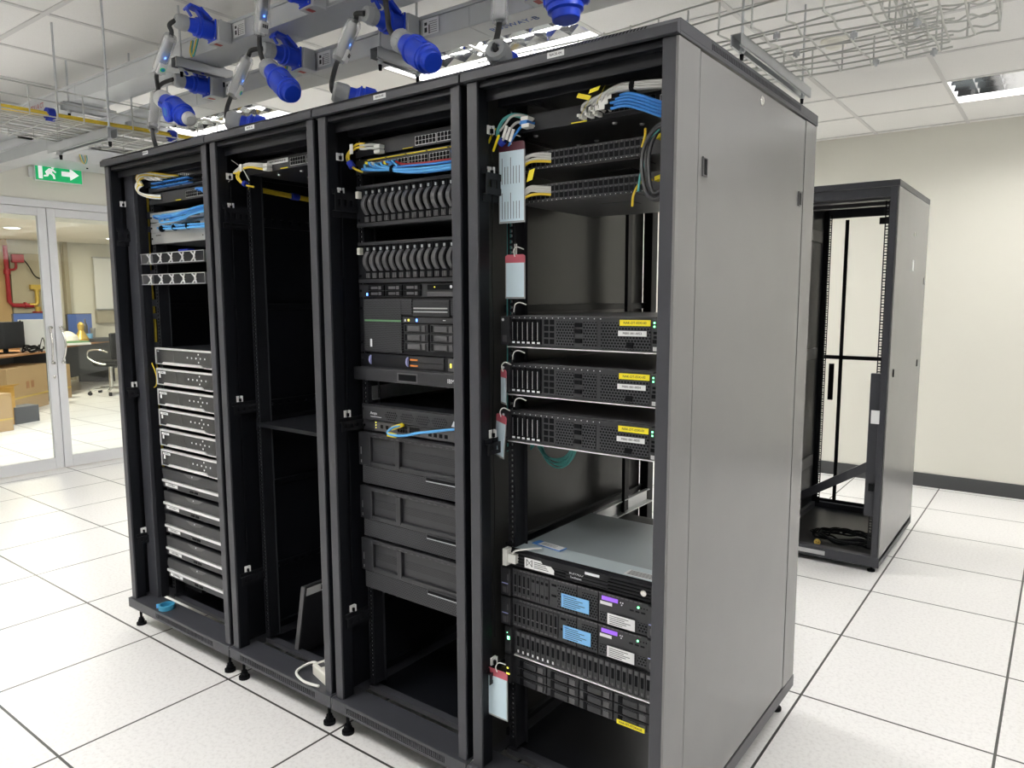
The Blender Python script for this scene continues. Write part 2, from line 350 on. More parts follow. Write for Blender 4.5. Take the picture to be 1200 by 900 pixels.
# ================================================================= SERVER RACKS
H, ZB, ZF = 2.041, .124, .083       # top of cover, top of base, bottom of base
D = 1.083
YE = .125                           # plane of the 19 inch rails
XS = [0, .797, 1.3985, 1.998, 2.6035]
RC = [.4, (XS[1]+XS[2])/2, (XS[2]+XS[3])/2, 2.3005]
holes = []
z = .17
while z < 1.96:
    for q in (.0, .0159, .0318): holes.append((z-.0048+q-.14, z+.0048+q-.14))
    z += .04445
def make_rack(i, label):
    x0, x1 = XS[i]+.003, XS[i+1]-.003; W = x1-x0; xc = RC[i]-x0
    t = thing('server_rack', label, 'server rack', (x0, 0, 0), group='row of four server racks')
    # top cover with vents
    c = MB(); d0 = .0
    c.prism([(0, H-.033), (0, H-.013), (.013, H-.001), (.016, H-.001), (.016, H-.033)], 0, 0, W)
    def vent_strip(o, u, v, n, cnt_len):   # o corner, u long dir (vector), v slot dir, n thickness
        u = Vector(u); L = u.length; un = u.normalized(); v = Vector(v); n = Vector(n)
        a0, a1 = L*cnt_len[0], L*cnt_len[1]
        c.obox(o, un*a0, v, n); c.obox(Vector(o)+un*a1, un*(L-a1), v, n)
        c.obox(Vector(o)+un*a0, un*(a1-a0), v*.2, n); c.obox(Vector(o)+un*a0+v*.8, un*(a1-a0), v*.2, n)
        q = a0
        while q < a1: c.obox(Vector(o)+un*q+v*.2, un*.0045, v*.6, n); q += .009
    vent_strip((0, .016, H-.0025), (W, 0, 0), (0, .05, 0), (0, 0, .0025), (.1, .9))
    c.box(0, W, .066, D, H-.0025, H)
    c.box(0, W, D-.003, D, H-.033, H-.0025)
    for xx in ((0, .0025), (W-.0025, W)):
        c.box(xx[0], xx[1], .016, D-.003, H-.033, H-.026)
        o_ = (xx[0], .016, H-.026)
        vent_strip(o_, (0, D-.02, 0), (0, 0, .0235), (.0025, 0, 0), (.16, .82))
    tcv = c.build('top_cover', 'frame', t, .0008)
    c = MB(); q = W*.12
    while q < W*.88: c.obox((q, .0018, H-.0118), (.0042, 0, 0), (0, .0088, .0081), (0, -.0006, .0006)); q += .0088
    c.build('vent', 'dark', tcv)
    lb = {0: (.385, .040), 1: (1.078, .052), 2: (1.702, .050), 3: (2.296, .047)}[i]
    p = MB().box(lb[0]-lb[1]/2-x0, lb[0]+lb[1]/2-x0, -.0008, .0, H-.0265, H-.0135).build('name_label', 'paper', t)
    text_part('RACK-0%d' % (i+1), .0085, 'ink', p, (lb[0]-x0, -.0012, H-.020), align='CENTER')
    # posts
    for s_, a, b_ in (('left', .011, .046), ('right', W-.040, W-.007)):
        q = MB().box(a, b_, .012, .020, ZB, H-.034).build('front_post', 'frame', t, .003)
        MB().box(a, b_-.001, .0202, .060, ZB, H-.034).build('post_return', 'inner', q, .001)
        MB().box(a, b_, D-.06, D-.015, ZB, H-.034).build('rear_post', 'black', t, .002)
    # header beams inside the top
    for hb in ((.022, .045, H-.050, H-.034), (.05, .053, H-.078, H-.013), (.10, .13, H-.082, H-.055)):
        MB().box(.046, W-.04, *hb).build('header_beam', 'inner', t, .0015)
    MB().box(.012, W-.012, .02, D-.02, H-.012, H-.006).build('roof_panel', 'inner', t)
    # base
    bs = MB(); L0, L1 = .05, .84
    v0 = W*(.12 if i else .3)
    bs.box(0, v0, 0, .003, ZF, ZB).box(W*.86, W, 0, .003, ZF, ZB).box(v0, W*.86, 0, .003, ZF, ZF+.010).box(v0, W*.86, 0, .003, ZB-.011, ZB)
    q = v0
    while q < W*.86: bs.box(q, q+.0035, 0, .003, ZF+.010, ZB-.011); q += .0085
    bs.box(v0-.005, W*.87, .012, .014, ZF, ZB-.002)
    bs.box(0, W, .003, .095, ZB-.003, ZB).box(0, W, .095, .098, ZF, ZB)
    bs.box(.04, W-.04, .135, .165, ZB-.02, ZB-.002)
    bs.box(0, .003, .098, D, ZF, ZB).box(W-.003, W, .098, D, ZF, ZB).box(0, W, D-.003, D, ZF, ZB)
    bs.build('base_frame', 'frame', t, .0008)
    MB().box(.01, W-.01, .165, D-.02, ZF+.006, ZF+.010).build('floor_pan', 'inner', t)
    # side panels, inside lining
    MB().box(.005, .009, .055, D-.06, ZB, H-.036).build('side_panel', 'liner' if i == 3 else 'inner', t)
    if i == 3:
        MB().box(W-.008, W-.001, .0125, .126, ZB+.001, H-.036).build('side_panel', 'panel', t, .001)
        dr = MB().box(W-.008, W-.002, .131, .953, ZB+.006, H-.038).build('side_panel', 'panel', t, .0012)
        MB().box(W-.008, W-.001, .959, D-.006, ZB+.001, H-.036).build('side_panel', 'panel', t, .001)
        for yy, zz in ((.165, 1.755), (.917, 1.760)):
            l = MB(); X = W-.002
            l.box(X, X+.004, yy-.014, yy+.014, zz-.022, zz-.018).box(X, X+.004, yy-.014, yy+.014, zz+.018, zz+.022)
            l.box(X, X+.004, yy-.014, yy-.009, zz-.018, zz+.018).box(X, X+.004, yy+.009, yy+.014, zz-.018, zz+.018)
            l.build('latch', 'grey', dr, .0008)
            MB().box(X, X+.002, yy-.009, yy+.009, zz-.018, zz+.018).build('latch_slot', 'dark', dr)
        MB().lathe((W-.002, .539, 1.978), (1, 0, 0), [(0, .013), (.003, .013), (.005, .010), (.005, .004), (.007, .004)], 18)\
            .build('lock', 'steel_h', dr)
        # inner liner of the outer side, blackened so the panel gaps look shaded
        MB().box(W-.014, W-.009, .06, D-.06, ZB, H-.036).build('inner_liner', 'dark', t)
    # closed rear doors of the first three racks
    if i < 3: MB().box(.05, W-.05, D-.014, D-.008, ZB, H-.036).build('rear_door', 'inner', t, .001)
    # depth members along the sides
    for zz in (.135, .720, 1.415, 1.90):
        MB().box(.010, .020, .17, D-.06, zz, zz+.022).box(.020, .026, .17, D-.06, zz+.019, zz+.022).build('side_member', 'inner', t, .001)
    if i in (1, 2):
        for za, zb in ((.372, .405), (1.031, 1.063), (1.727, 1.775)):
            MB().ladder((.012, .19, za), (0, 0, zb-za), (0, .66, 0), (.010, 0, 0), [(.02+.04*j, .035+.04*j) for j in range(16)], (.32, .68)).build('side_member', 'inner', t)
    # mounting rails
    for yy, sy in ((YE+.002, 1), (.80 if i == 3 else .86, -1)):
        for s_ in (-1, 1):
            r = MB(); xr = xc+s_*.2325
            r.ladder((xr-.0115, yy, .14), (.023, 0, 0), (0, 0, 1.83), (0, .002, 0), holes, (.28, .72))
            xi = xr+(.0115 if s_ < 0 else -.0135)
            r.box(xi, xi+.002, yy if sy > 0 else yy-.045, yy+.045 if sy > 0 else yy+.002, .14, 1.97)
            xo = xi+(.012 if s_ < 0 else -.014)
            r.box(min(xi, xo), max(xi, xo), yy+sy*.043, yy+sy*.045, .14, 1.97)
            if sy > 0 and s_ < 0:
                for a, b_ in holes: r.box(xr-.0025, xr+.0035, yy+.004, yy+.005, .14+a+.002, .14+b_-.002, 1)  # silver chips added behind the holes to imitate dots of light
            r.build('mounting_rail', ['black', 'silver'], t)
    if i == 0:      # cable management of the wide rack
        MB().box(.036, .112, .078, .095, ZB, H-.05).build('cable_duct_cover', 'frame', t, .002)
        cm = MB()
        sp = []
        zz = .16
        while zz < 1.9: sp += [(zz-.12, zz+.10-.12), (zz+.125-.12, zz+.155-.12)]; zz += .185
        cm.ladder((.072, .128, .12), (.088, 0, 0), (0, 0, 1.87), (0, .002, 0), sp, (.32, .92))
        cm.box(.112, .114, .095, .13, .12, 1.99)
        cm.build('cable_duct', 'black', t)
        MB().box(W-.16, W-.07, .128, .131, .12, 1.99).build('cable_duct', 'black', t)
    # horizontal slotted brackets between post and rail, cable clips, earth wires
    zs = [(1.727, 1.782), (1.031, 1.063), (.372, .405)] if i else [(1.70, 1.745), (1.031, 1.063), (.372, .405)]
    for k, (a, b_) in enumerate(zs):
        q = MB(); xx = .049
        q.box(xx-.003, xx, .030, .150, b_-.002, b_+.010).box(xx-.003, xx+.010, .030, .150, b_-.004, b_-.002)
        op = [(.012+j*.024, .022+j*.024) for j in range(5)]
        q.ladder((xx+.010, .030, a), (0, 0, b_-a), (0, .120, 0), (.002, 0, 0), op, (.32, .68))
        if k == 0: q.box(xx-.003, xx, .030, .150, a-.018, a).box(xx-.003, xx+.010, .030, .150, a, a+.002)
        q.build('cable_bracket', 'black', t)
    for zz in (([1.893, 1.788] if i else [1.857])+[1.086, .430]):
        q = MB().box(.047, .051, .050, .072, zz-.011, zz+.011, 0).box(.051, .058, .058, .064, zz-.009, zz+.002, 1).box(.051, .0575, .066, .071, zz-.011, zz+.011, 0)
        q.build('cable_clip', ['white', 'dark'], t)
    MB().tube([(.054, .062+.003*math.sin(9*k), 1.90-.2*k) for k in range(8)], .0012, 5).build('earth_wire', 'dark', t)
    # levelling feet
    for xx, yy in ((.045, .03), (W-.045, .03), (.045, D-.05), (W-.045, D-.05)):
        MB().lathe((xx, yy, 0), (0, 0, 1), [(0, .021), (.010, .021), (.0101, .014), (.022, .014), (.0221, .0105), (.032, .0105), (.0321, .0055), (ZF, .0055)], 14, smooth=False)\
            .build('levelling_foot', 'dark', t)
    return t
make_rack(0, 'wide leftmost server rack of the row, holding a column of recorders with silver edges')
make_rack(1, 'nearly empty server rack with one switch at the top and a half-height shelf')
make_rack(2, 'server rack filled with disk enclosures and black blanking covers, third in the row')
make_rack(3, 'rightmost server rack of the row, with the big lit side panel')

# ------------------------------------------------ the separate rack at the back wall
def back_rack():
    X0, X1, Y0, Y1, HH = 1.985, 2.585, 2.655, 3.655, 2.038
    W = X1-X0; DD = Y1-Y0
    t = thing('server_rack', 'empty doorless server rack standing alone near the back wall', 'server rack', (X0, Y0, 0))
    MB().box(0, W, 0, DD, HH-.004, HH).box(0, W, 0, .004, HH-.03, HH-.004).box(0, W, DD-.004, DD, HH-.03, HH-.004)\
        .box(0, .004, .004, DD-.004, HH-.03, HH-.004).box(W-.004, W, .004, DD-.004, HH-.03, HH-.004)\
        .build('top_cover', 'frame', t, .001)
    for a in (.05, .30): MB().box(.03, W-.03, a, a+.065, HH-.09, HH-.07).build('roof_rail', 'grey', t, .001)
    for a, b_ in ((.002, .034), (W-.040, W-.010)):
        MB().box(a, b_, .002, .05, .03, HH-.031).build('front_post', 'frame', t, .002)
        MB().box(a, b_, DD-.05, DD-.002, .03, HH-.031).build('rear_post', 'black', t, .002)
    for a in (.01, DD-.05): MB().box(.034, W-.04, a, a+.03, HH-.08, HH-.031).build('header_beam', 'frame', t, .001)
    MB().box(.0, W, 0, .05, .03, .085).box(.0, W, DD-.04, DD, .03, .085).box(0, .03, .05, DD-.04, .03, .085).box(W-.03, W, .05, DD-.04, .03, .085)\
        .build('base_frame', 'frame', t, .002)
    MB().box(.06, .33, -.003, 0, .045, .068).build('base_nameplate', 'silver', t)
    MB().box(.03, W-.03, .05, DD-.04, .045, .05).build('floor_pan', 'inner', t)
    sp = MB().box(W-.008, W, .004, DD-.004, .06, HH-.032).build('side_panel', 'panel', t, .002)
    MB().box(W, W+.001, .50, .54, 1.60, 1.66).build('sticker', 'paper', sp)
    MB().lathe((W, .5, 1.80), (1, 0, 0), [(0, .011), (.004, .011)], 14).build('lock', 'steel_h', sp)
    for yy, zz in ((.10, 1.06), (.85, 1.06), (.93, 1.55)): MB().box(W, W+.004, yy-.010, yy+.010, zz-.02, zz+.02).build('latch', 'dark' if zz < 1.5 else 'grey', sp)
    MB().box(.0, .008, .004, DD-.004, .06, HH-.032).build('side_panel', 'inner', t, .002)
    for zz in (.35, 1.06, 1.80): MB().box(.008, .02, .12, DD-.12, zz, zz+.07).build('side_member', 'grey', t, .001)
    for yy in (.10, DD-.14):
        for s_ in (-1, 1):
            r = MB(); xr = W/2+s_*.2325
            r.ladder((xr-.0115, yy, .10), (.023, 0, 0), (0, 0, 1.87), (0, .002, 0), [(a+.02, b_+.02) for a, b_ in holes], (.25, .75))
            xi = xr+(-.0135 if s_ < 0 else .0115); r.box(xi, xi+.002, yy-.0, yy+.045, .10, 1.97)
            r.build('mounting_rail', 'black', t)
    # rear perforated door pair: frame bars
    MB().obox((.128, DD-.012, .085), (.022, 0, 0), (0, .010, 0), (.0, 0, HH-.175)).box(.03, W-.03, DD-.012, DD-.002, 1.05, 1.075)\
        .box(.03, W-.03, DD-.012, DD-.002, .085, .105).box(.33, W-.04, DD-.03, DD-.012, HH-.13, HH-.09).build('rear_door_frame', 'black', t, .001)
    # diagonal brace
    MB().obox((.035, .35, .20), (.0, .0, .055), (W-.075, -.28, .36), (.0, .025, .0)).build('diagonal_brace', 'frame', t, .001)
    MB().box(W-.09, W-.04, .02, .05, .30, 1.06).build('hinge_strip', 'frame', t, .001)
    MB().box(.072, .102, DD-.03, DD-.014, .78, 1.02).build('door_handle', 'dark', t)
    MB().box(W-.075, W-.035, -.001, .002, .80, .87).build('paper_label', 'paper', t)
    MB().box(W-.07, W-.045, .0, .02, .44, .48).build('door_hook', 'dark', t)
    for xx, yy in ((.04, .03), (W-.04, .03), (.04, DD-.03), (W-.04, DD-.03)):
        MB().lathe((xx, yy, 0), (0, 0, 1), [(0, .02), (.01, .02), (.012, .007), (.03, .007)], 12).build('levelling_foot', 'dark', t)
    return t
back_rack()
for k in range(4):
    cx, cy = 2.32+.03*k, 3.0-.05*k; pts = []
    for j in range(26):
        a = j*.5+k; r = .13+.02*math.sin(j*1.3+k)
        pts.append((min(2.53, cx+r*1.15*math.cos(a)), cy+r*.8*math.sin(a), .058+.006*(j % 5)+.012*k))
    tag(MB().tube(pts, .0055, 7).build('power_cable', 'dark'), 'coiled black cord heaped on the floor pan of the lone back rack', 'cord', 'cords heaped in the back rack')
t = thing('plug', 'small round yellow plug lying in the lone back rack', 'plug', (2.235, 2.80, .056))
MB().lathe((0, 0, 0.012), (.35, -.9, .2), [(0, .012), (.02, .018), (.024, .018)], 16).build('plug_body', 'brass', t)
m_ = MB()
for a in (-.5, .5): m_.lathe((.0085+a*.012, -.0225, .018), (.35, -.9, .2), [(0, .0025), (.004, .0025)], 8)
m_.build('plug_pin', 'dark', t)
# ================================================================= CEILING FIXTURES
M['louver'] = mat('louver_aluminium', (.80, .81, .82), .06, 1)
M['tube_on'] = mat('lamp_tube', (1, 1, 1), .5, emit=(1, .98, .94), estr=6)
# energy factor per fixture, tuned to balance brightness across the rooms
LAMP_GAIN = {(2.63, -.02): .75, (2.63, -1.82): .70, (2.63, 3.58): .72, (.23, -1.82): 1.7, (-2.17, -1.82): 1.5, (-2.17, 1.18): .8, (.23, 1.18): 1.2, (4.43, 3.58): .7, (4.43, .58): .8}
where = {0: 'above the rear edge of the rack row', 1: 'near the back wall beside the lone rack', 3: 'beyond the left end of the rack row'}
for n, (fx, fy) in enumerate(FIX):
    lab = 'recessed ceiling light with mirror louvres '+where.get(n, 'added for light beyond the glass doors' if fx < -4 else 'added for light over the server room floor')
    t = thing('ceiling_light', lab, 'ceiling light', (fx, fy, CEIL), group='recessed louvred ceiling lights')
    MB().box(0, 1.2, 0, .6, .10, .105).box(0, 1.2, 0, .004, 0, .10).box(0, 1.2, .596, .6, 0, .10).box(0, .004, .004, .596, 0, .10).box(1.196, 1.2, .004, .596, 0, .10)\
        .build('lamp_housing', 'white', t)
    lv = MB()
    for k in range(1, 4): lv.prism([(k*.15-.016, .045), (k*.15, .004), (k*.15+.016, .045)], 0, .01, 1.19)
    for k in range(1, 9): lv.prism([(k*.1333-.003, .042), (k*.1333, .006), (k*.1333+.003, .042)][::-1], 1, .005, .595)
    lv.build('louvre', 'louver', t)
    for k in (.15, .3, .45): MB().tube([(.03, k, .065), (1.17, k, .065)], .008, 8).build('lamp_tube', 'tube_on', t)
    ld = bpy.data.lights.new('lamp_light', 'AREA'); ld.shape = 'RECTANGLE'; ld.size = 1.14; ld.size_y = .54
    ld.energy = LAMP_W*LAMP_GAIN.get((fx, fy), 1.0 if fx > -4 else 1.7); ld.color = (1, .975, .94)
    lo = bpy.data.objects.new('lamp_light', ld); C.objects.link(lo); lo.parent = t; lo.location = (.6, .3, .052)

for (x, y, lb) in ((-.05, .72, 'small white ceiling sprinkler rose above the first tap-off plug'), (2.30, 2.45, 'round smoke detector on the ceiling above the mesh tray')):
    t = thing('smoke_detector' if x > 1 else 'ceiling_sprinkler', lb, 'detector' if x > 1 else 'sprinkler', (x, y, CEIL))
    r = .055 if x > 1 else .022
    MB().lathe((0, 0, 0), (0, 0, -1), [(0, r*1.25), (.008, r*1.25), (.012, r), (.035 if x > 1 else .02, r*.8), (.045 if x > 1 else .03, r*.35)], 20).build('base_plate', 'cream', t)

# ================================================================= BUSWAYS
def busway(name, y0, y1, z0, z1, x0, x1, lab, labels, words_):
    t = thing(name, lab, 'busbar trunking', (x0, y0, z0), group='overhead busbar trunkings'); L = x1-x0; W = y1-y0; Hh = z1-z0
    MB().box(0, L, 0, W, 0, Hh-.012).box(0, L, -.006, W+.006, Hh-.012, Hh).box(0, L, -.003, .0, 0, .004).build('duct', 'galvduct', t, .001)
    k = .4
    while k < L: MB().box(k, k+.003, -.0015, W+.0015, -.0008, Hh-.012).build('duct_joint', 'galv', t); k += .84
    for lx in labels:
        p = MB().box(lx-x0, lx-x0+.075, -.0038, -.003, .012, Hh-.014).build('rating_label', 'paper', t)
        m = MB(); a = lx-x0
        for k in range(6): m.box(a+.030, a+.068, -.0042, -.0038, .018+k*.007, .0195+k*.007)
        m.box(a+.008, a+.020, -.0042, -.0038, .045, .055).box(a+.008, a+.020, -.0042, -.0038, .022, .038).box(a+.028, a+.033, -.0043, -.0042, .016, .045)
        m.build('printed_text', 'ink', p)
    for tx, s_, mm in words_:
        text_part(s_, .038, mm, t, (tx-x0, -.0035, Hh*.42))
    return t
busway('busbar_trunking', .31, .47, 2.483, 2.565, -2.98, 5.2, 'nearer galvanised busbar trunking above the racks, with the topmost blue plugs', [.545, 1.13, 1.72], [(-1.45, 'PDU A CT', 'cab_red')])
bw = busway('busbar_trunking', .49, .625, 2.360, 2.440, -2.98, 5.2, 'farther galvanised busbar trunking above the racks, behind the nearer one', [.187, .838, 1.412, 1.99], [])
text_part('BUSWAY-B', .040, 'bluepart', bw, (1.66+2.98, .07, -.0004), rot=(math.pi, 0, 0))
t = thing('cable_trunking', 'galvanised trunking running along the left wall above the exit sign', 'trunking', (-3.5, -.6, 2.540))
MB().box(0, .42, 0, 3.6, 0, .11).box(-.004, .424, 0, 3.6, .11, .118).build('duct', 'galvduct', t, .002)
for k in range(8): MB().lathe((.2, .2+.45*k, 0), (0, 0, -1), [(0, .008), (.008, .008)], 8).build('screw_head', 'dark', t)
# earth bonding loops
for x, y, z, lb in ((.25, .30, 2.50, 'nearer trunking left of the first plug'), (.60, .482, 2.37, 'farther trunking beside the third plug'), (-3.075, .62, 2.56, 'trunking above the exit sign'), (-3.075, 1.25, 2.56, 'trunking right above the exit sign')):
    xd = x < -2
    for s_, mm in ((0, 'cab_yellow'), (.012, 'cab_teal')):
        pts = [(x+s_, y-.004, z+.04), (x+s_+.004, y-.014, z), (x+s_+.02, y-.018, z-.03), (x+s_+.036, y-.014, z), (x+s_+.04, y-.004, z+.04)]
        if xd: pts = [(x+(b-y)*-1, y+(a-x), c) for a, b, c in pts]
        tag(MB().tube(pts, .0035, 7).build('earth_bond_wire', mm), ('yellow' if s_ == 0 else 'green')+' earth bonding wire looped on the '+lb, 'wire', 'earth bonding loops on the trunkings')

# support struts and threaded rods
def strut(name, p, d, L, rods, z, lab, grp='steel struts hanging on threaded rods', h=.041):
    """p start point xy, d unit direction xy, rods = distances along; z top of strut"""
    t = thing(name, lab, 'support strut', (p[0], p[1], z-h), group=grp); dx, dy = d; nx, ny = -dy, dx
    s = MB(); w_ = .0205
    for a in (-w_, w_-.003): s.obox((nx*a, ny*a, 0), (dx*L, dy*L, 0), (nx*.003, ny*.003, 0), (0, 0, h))
    s.obox((-nx*w_, -ny*w_, h-.003), (dx*L, dy*L, 0), (nx*2*w_, ny*2*w_, 0), (0, 0, .003))
    for a in (-w_, w_-.009): s.obox((nx*a, ny*a, 0), (dx*L, dy*L, 0), (nx*.009, ny*.009, 0), (0, 0, .0025))
    s.build('strut_channel', 'galv', t, .0006)
    for r in rods:
        MB().tube([(dx*r, dy*r, -.03), (dx*r, dy*r, CEIL-z+h)], .0048, 8).build('threaded_rod', 'galv', t)
        MB().lathe((dx*r, dy*r, h), (0, 0, 1), [(0, .011), (.008, .011)], 6).build('nut', 'galv', t)
        MB().lathe((dx*r, dy*r, 0), (0, 0, -1), [(0, .014), (.003, .014), (.003, .010), (.011, .010)], 6)\
            .lathe((dx*r, dy*r, -.014), (0, 0, -1), [(0, .0075), (.02, .006)], 10, 1).build('nut', ['galv', 'dark'], t)
    return t
strut('support_strut', (.17, .255), (0, 1), .27, (.035, .235), 2.483, 'short galvanised strut under the nearer trunking beside the first plug')
strut('support_strut', (1.22, .43), (0, 1), .25, (.03, .225), 2.360, 'short galvanised strut under the farther trunking above the second rack')
strut('support_strut', (-.98, .275), (0, 1), .27, (.035, .235), 2.483, 'short galvanised strut under the nearer trunking at its left stretch')
strut('support_strut', (-.62, .43), (0, 1), .25, (.03, .225), 2.360, 'short galvanised strut under the farther trunking behind the first plugs')
strut('support_strut', (-.56, .045), (1, 0), .60, (.09, .57), 2.172, 'long galvanised strut carrying the left mesh tray in front of the rack row')
strut('support_strut', (2.308, 1.11), (0, 1), .86, (.06, .80), 2.365, 'long galvanised strut carrying the right mesh tray over the last rack')

# ================================================================= MESH CABLE TRAYS
def mesh_tray(name, lab, L, W, hgt, n_long, pitch, r, wob, loc, rz, ends=False, seed=1):
    rnd = random.Random(seed)
    t = thing(name, lab, 'cable tray', loc, (0, 0, rz), group='wire mesh cable trays')
    s = MB()
    prof = [(0, hgt), (0, hgt*.55), (0, 0)]+[(W*k/(n_long-1), 0) for k in range(1, n_long-1)]+[(W, 0), (W, hgt*.55), (W, hgt)]
    nseg = max(2, int(L/.18))
    for k, (yy, zz) in enumerate(prof):
        ph = rnd.random()*6
        pts = [(L*j/nseg, yy+wob*.4*math.sin(j*1.7+ph), zz+wob*math.sin(j*1.1+ph)) for j in range(nseg+1)]
        s.tube(pts, r, 6)
    s.build('long_wires', 'wire', t)
    s = MB(); x = pitch*.5
    while x < L:
        j = wob*math.sin(x*6)
        pts = [(x, 0, hgt), (x, -.003, r*2)]+[(x+wob*.5*math.sin(k*2.1), W*k/8, -r*2+j*(1 if k % 2 else -1)*.6) for k in range(9)]+[(x, W+.003, r*2), (x, W, hgt)]
        s.tube(pts, r, 6); x += pitch
    s.build('cross_wires', 'wire', t)
    if ends:
        s = MB()
        for zz in (0, hgt*.5, hgt): s.tube([(L, W*k/6, zz+wob*.5*math.sin(k*2)) for k in range(7)], r, 6)
        for k in range(4): s.tube([(L, W*k/3, 0), (L+.002, W*k/3, hgt)], r, 6)
        s.build('end_wires', 'wire', t)
    return t
mesh_tray('cable_tray', 'wire mesh cable tray at the left with yellow fibre cables lying in it', 4.6, .50, .105, 9, .10, .0026, .002, (.0, -1.5, 2.182), math.pi/2, seed=3)
for k in range(4):
    pts = [(-.035-.012*k, -1.5+.3*j, 2.195+.009*(k % 2)+.004*math.sin(j+k)) for j in range(15)]
    tag(MB().tube(pts, .006, 8).build('fibre_cable', 'cab_yellow'), 'yellow fibre cable lying along the near side of the left mesh tray', 'cable', 'yellow fibre cables in the left tray')
for y in (-.17, .34): tag(MB().lathe((-.053, y, 2.199), (0, 1, 0), [(0, .026), (.028, .026)], 14).build('hook_tape', 'velcro'), 'blue hook tape wrapped round the yellow cables in the left tray, '+('before' if y < 0 else 'behind')+' the strut', 'tape')
rnd = random.Random(5)
for k in range(9):
    ph = rnd.random()*6; xx = -.10-.04*k
    pts = [(xx+.012*math.sin(j*.9+ph), -1.5+.3*j, 2.193+.003*(k % 3)) for j in range(15)]
    tag(MB().tube(pts, .0035, 6).build('grey_cable', 'cab_grey'), 'thin pale cable lying in the left mesh tray beside the yellow ones', 'cable', 'pale cables in the left tray')
mesh_tray('cable_tray', 'straight wire mesh tray hanging over the rightmost rack and ending near the ceiling light', 1.75, .70, .10, 10, .118, .0036, .009, (1.12, 1.14, 2.386), -.015, seed=8)
mesh_tray('cable_tray', 'crossing wire mesh tray section at the top right that bends towards the viewer', 1.05, .30, .12, 5, .125, .0036, .010, (3.05, .72, 2.405), math.pi/2+.02, ends=True, seed=12)
CL = ['front one near the strut', 'rear one near the strut', 'front one midway', 'rear one midway', 'front one at its end', 'rear one at its end']
for k, (x, y) in enumerate(((2.40, 1.26), (2.40, 1.50), (2.62, 1.42), (2.62, 1.80), (2.82, 1.42), (2.82, 1.80))):
    MBx = MB().box(-.012, .012, -.004, .004, -.008, .008).lathe((0, 0, 0), (0, 0, 1), [(-.014, .005), (.014, .005)], 8).lathe((0, 0, .010), (0, 0, 1), [(0, .008), (.005, .008)], 6)
    tag(MBx.build('tray_clamp', 'galv', loc=(x, y, 2.377)), 'small bolt clamp under the mesh tray over the last rack, '+CL[k], 'clamp', 'bolt clamps under the right tray')

# ================================================================= TAP-OFF BOXES, BLUE PLUGS, POWER MONITORS, CORDS, COUPLERS
def tap_box(x1, yf, z0, lab):
    """x1 right side, yf front of the trunking"""
    t = thing('tap_off_box', lab, 'tap-off box', (x1-.088, yf-.003, z0), group='grey tap-off boxes on the busbar trunkings')
    MB().box(0, .085, -.058, 0, -.004, .077).build('box_body', 'boxgrey', t, .003)
    MB().box(.003, .082, -.0610, -.058, -.002, .075).build('box_lip', 'plug_white', t, .001)
    m = MB().box(.03, .05, -.05, -.02, -.0068, -.006); m.build('warning_mark', 'cab_red', t)
    return t
def blue_plug(lab, loc, d=(-.10, -1, .12)):
    t = thing('power_plug', lab, 'plug', loc, group='blue industrial plugs on the tap-off boxes'); aim(t, d); t.scale = (.98, .98, .86)
    MB().box(-.037, .037, -.040, .040, -.001, .006).build('flange', 'blue', t, .002)
    m = MB()
    for a in (-.031, .031):
        for b_ in (-.034, .034): m.lathe((a, b_, .006), (0, 0, 1), [(0, .0035), (.002, .003)], 8)
    m.build('screw', 'silver', t)
    MB().lathe((0, 0, .006), (0, 0, 1), [(0, .034), (.018, .036), (.045, .036), (.047, .040), (.056, .040), (.058, .034), (.064, .034), (.066, .037), (.073, .037), (.076, .030), (.108, .026), (.112, .024)], 24)\
        .build('plug_body', 'blue', t)
    # retaining flap with finger loop on the upper side (local +y is up)
    f = MB()
    def seg(a, b_, w_, h_):
        a, b_ = Vector(a), Vector(b_); dd = b_-a; nrm = Vector((1, 0, 0)).cross(dd).normalized()*h_
        f.obox(a-Vector((w_, 0, 0))-nrm/2, Vector((2*w_, 0, 0)), dd, nrm)
    seg((0, .036, .012), (0, .070, .066), .026, .012); seg((0, .066, .060), (0, .072, .112), .022, .011)
    seg((0, .074, .108), (0, .056, .122), .022, .010); seg((0, .034, .046), (0, .066, .074), .012, .010); seg((0, .034, .095), (0, .058, .118), .008, .006)
    f.build('flap', 'blue', t, .002)
    g = MB(); g.lathe((0, 0, .114), (0, 0, 1), [(0, .024), (.004, .029), (.030, .031), (.052, .026), (.056, .020), (.056, .012), (.050, .011)], 20)
    for k in range(10):
        a = 2*math.pi*k/10; g.obox((math.cos(a)*.028-.002, math.sin(a)*.028-.002, .120), (.004, 0, 0), (0, .004, 0), (0, 0, .028))
    g.build('gland', 'plug_grey', t)
    return t
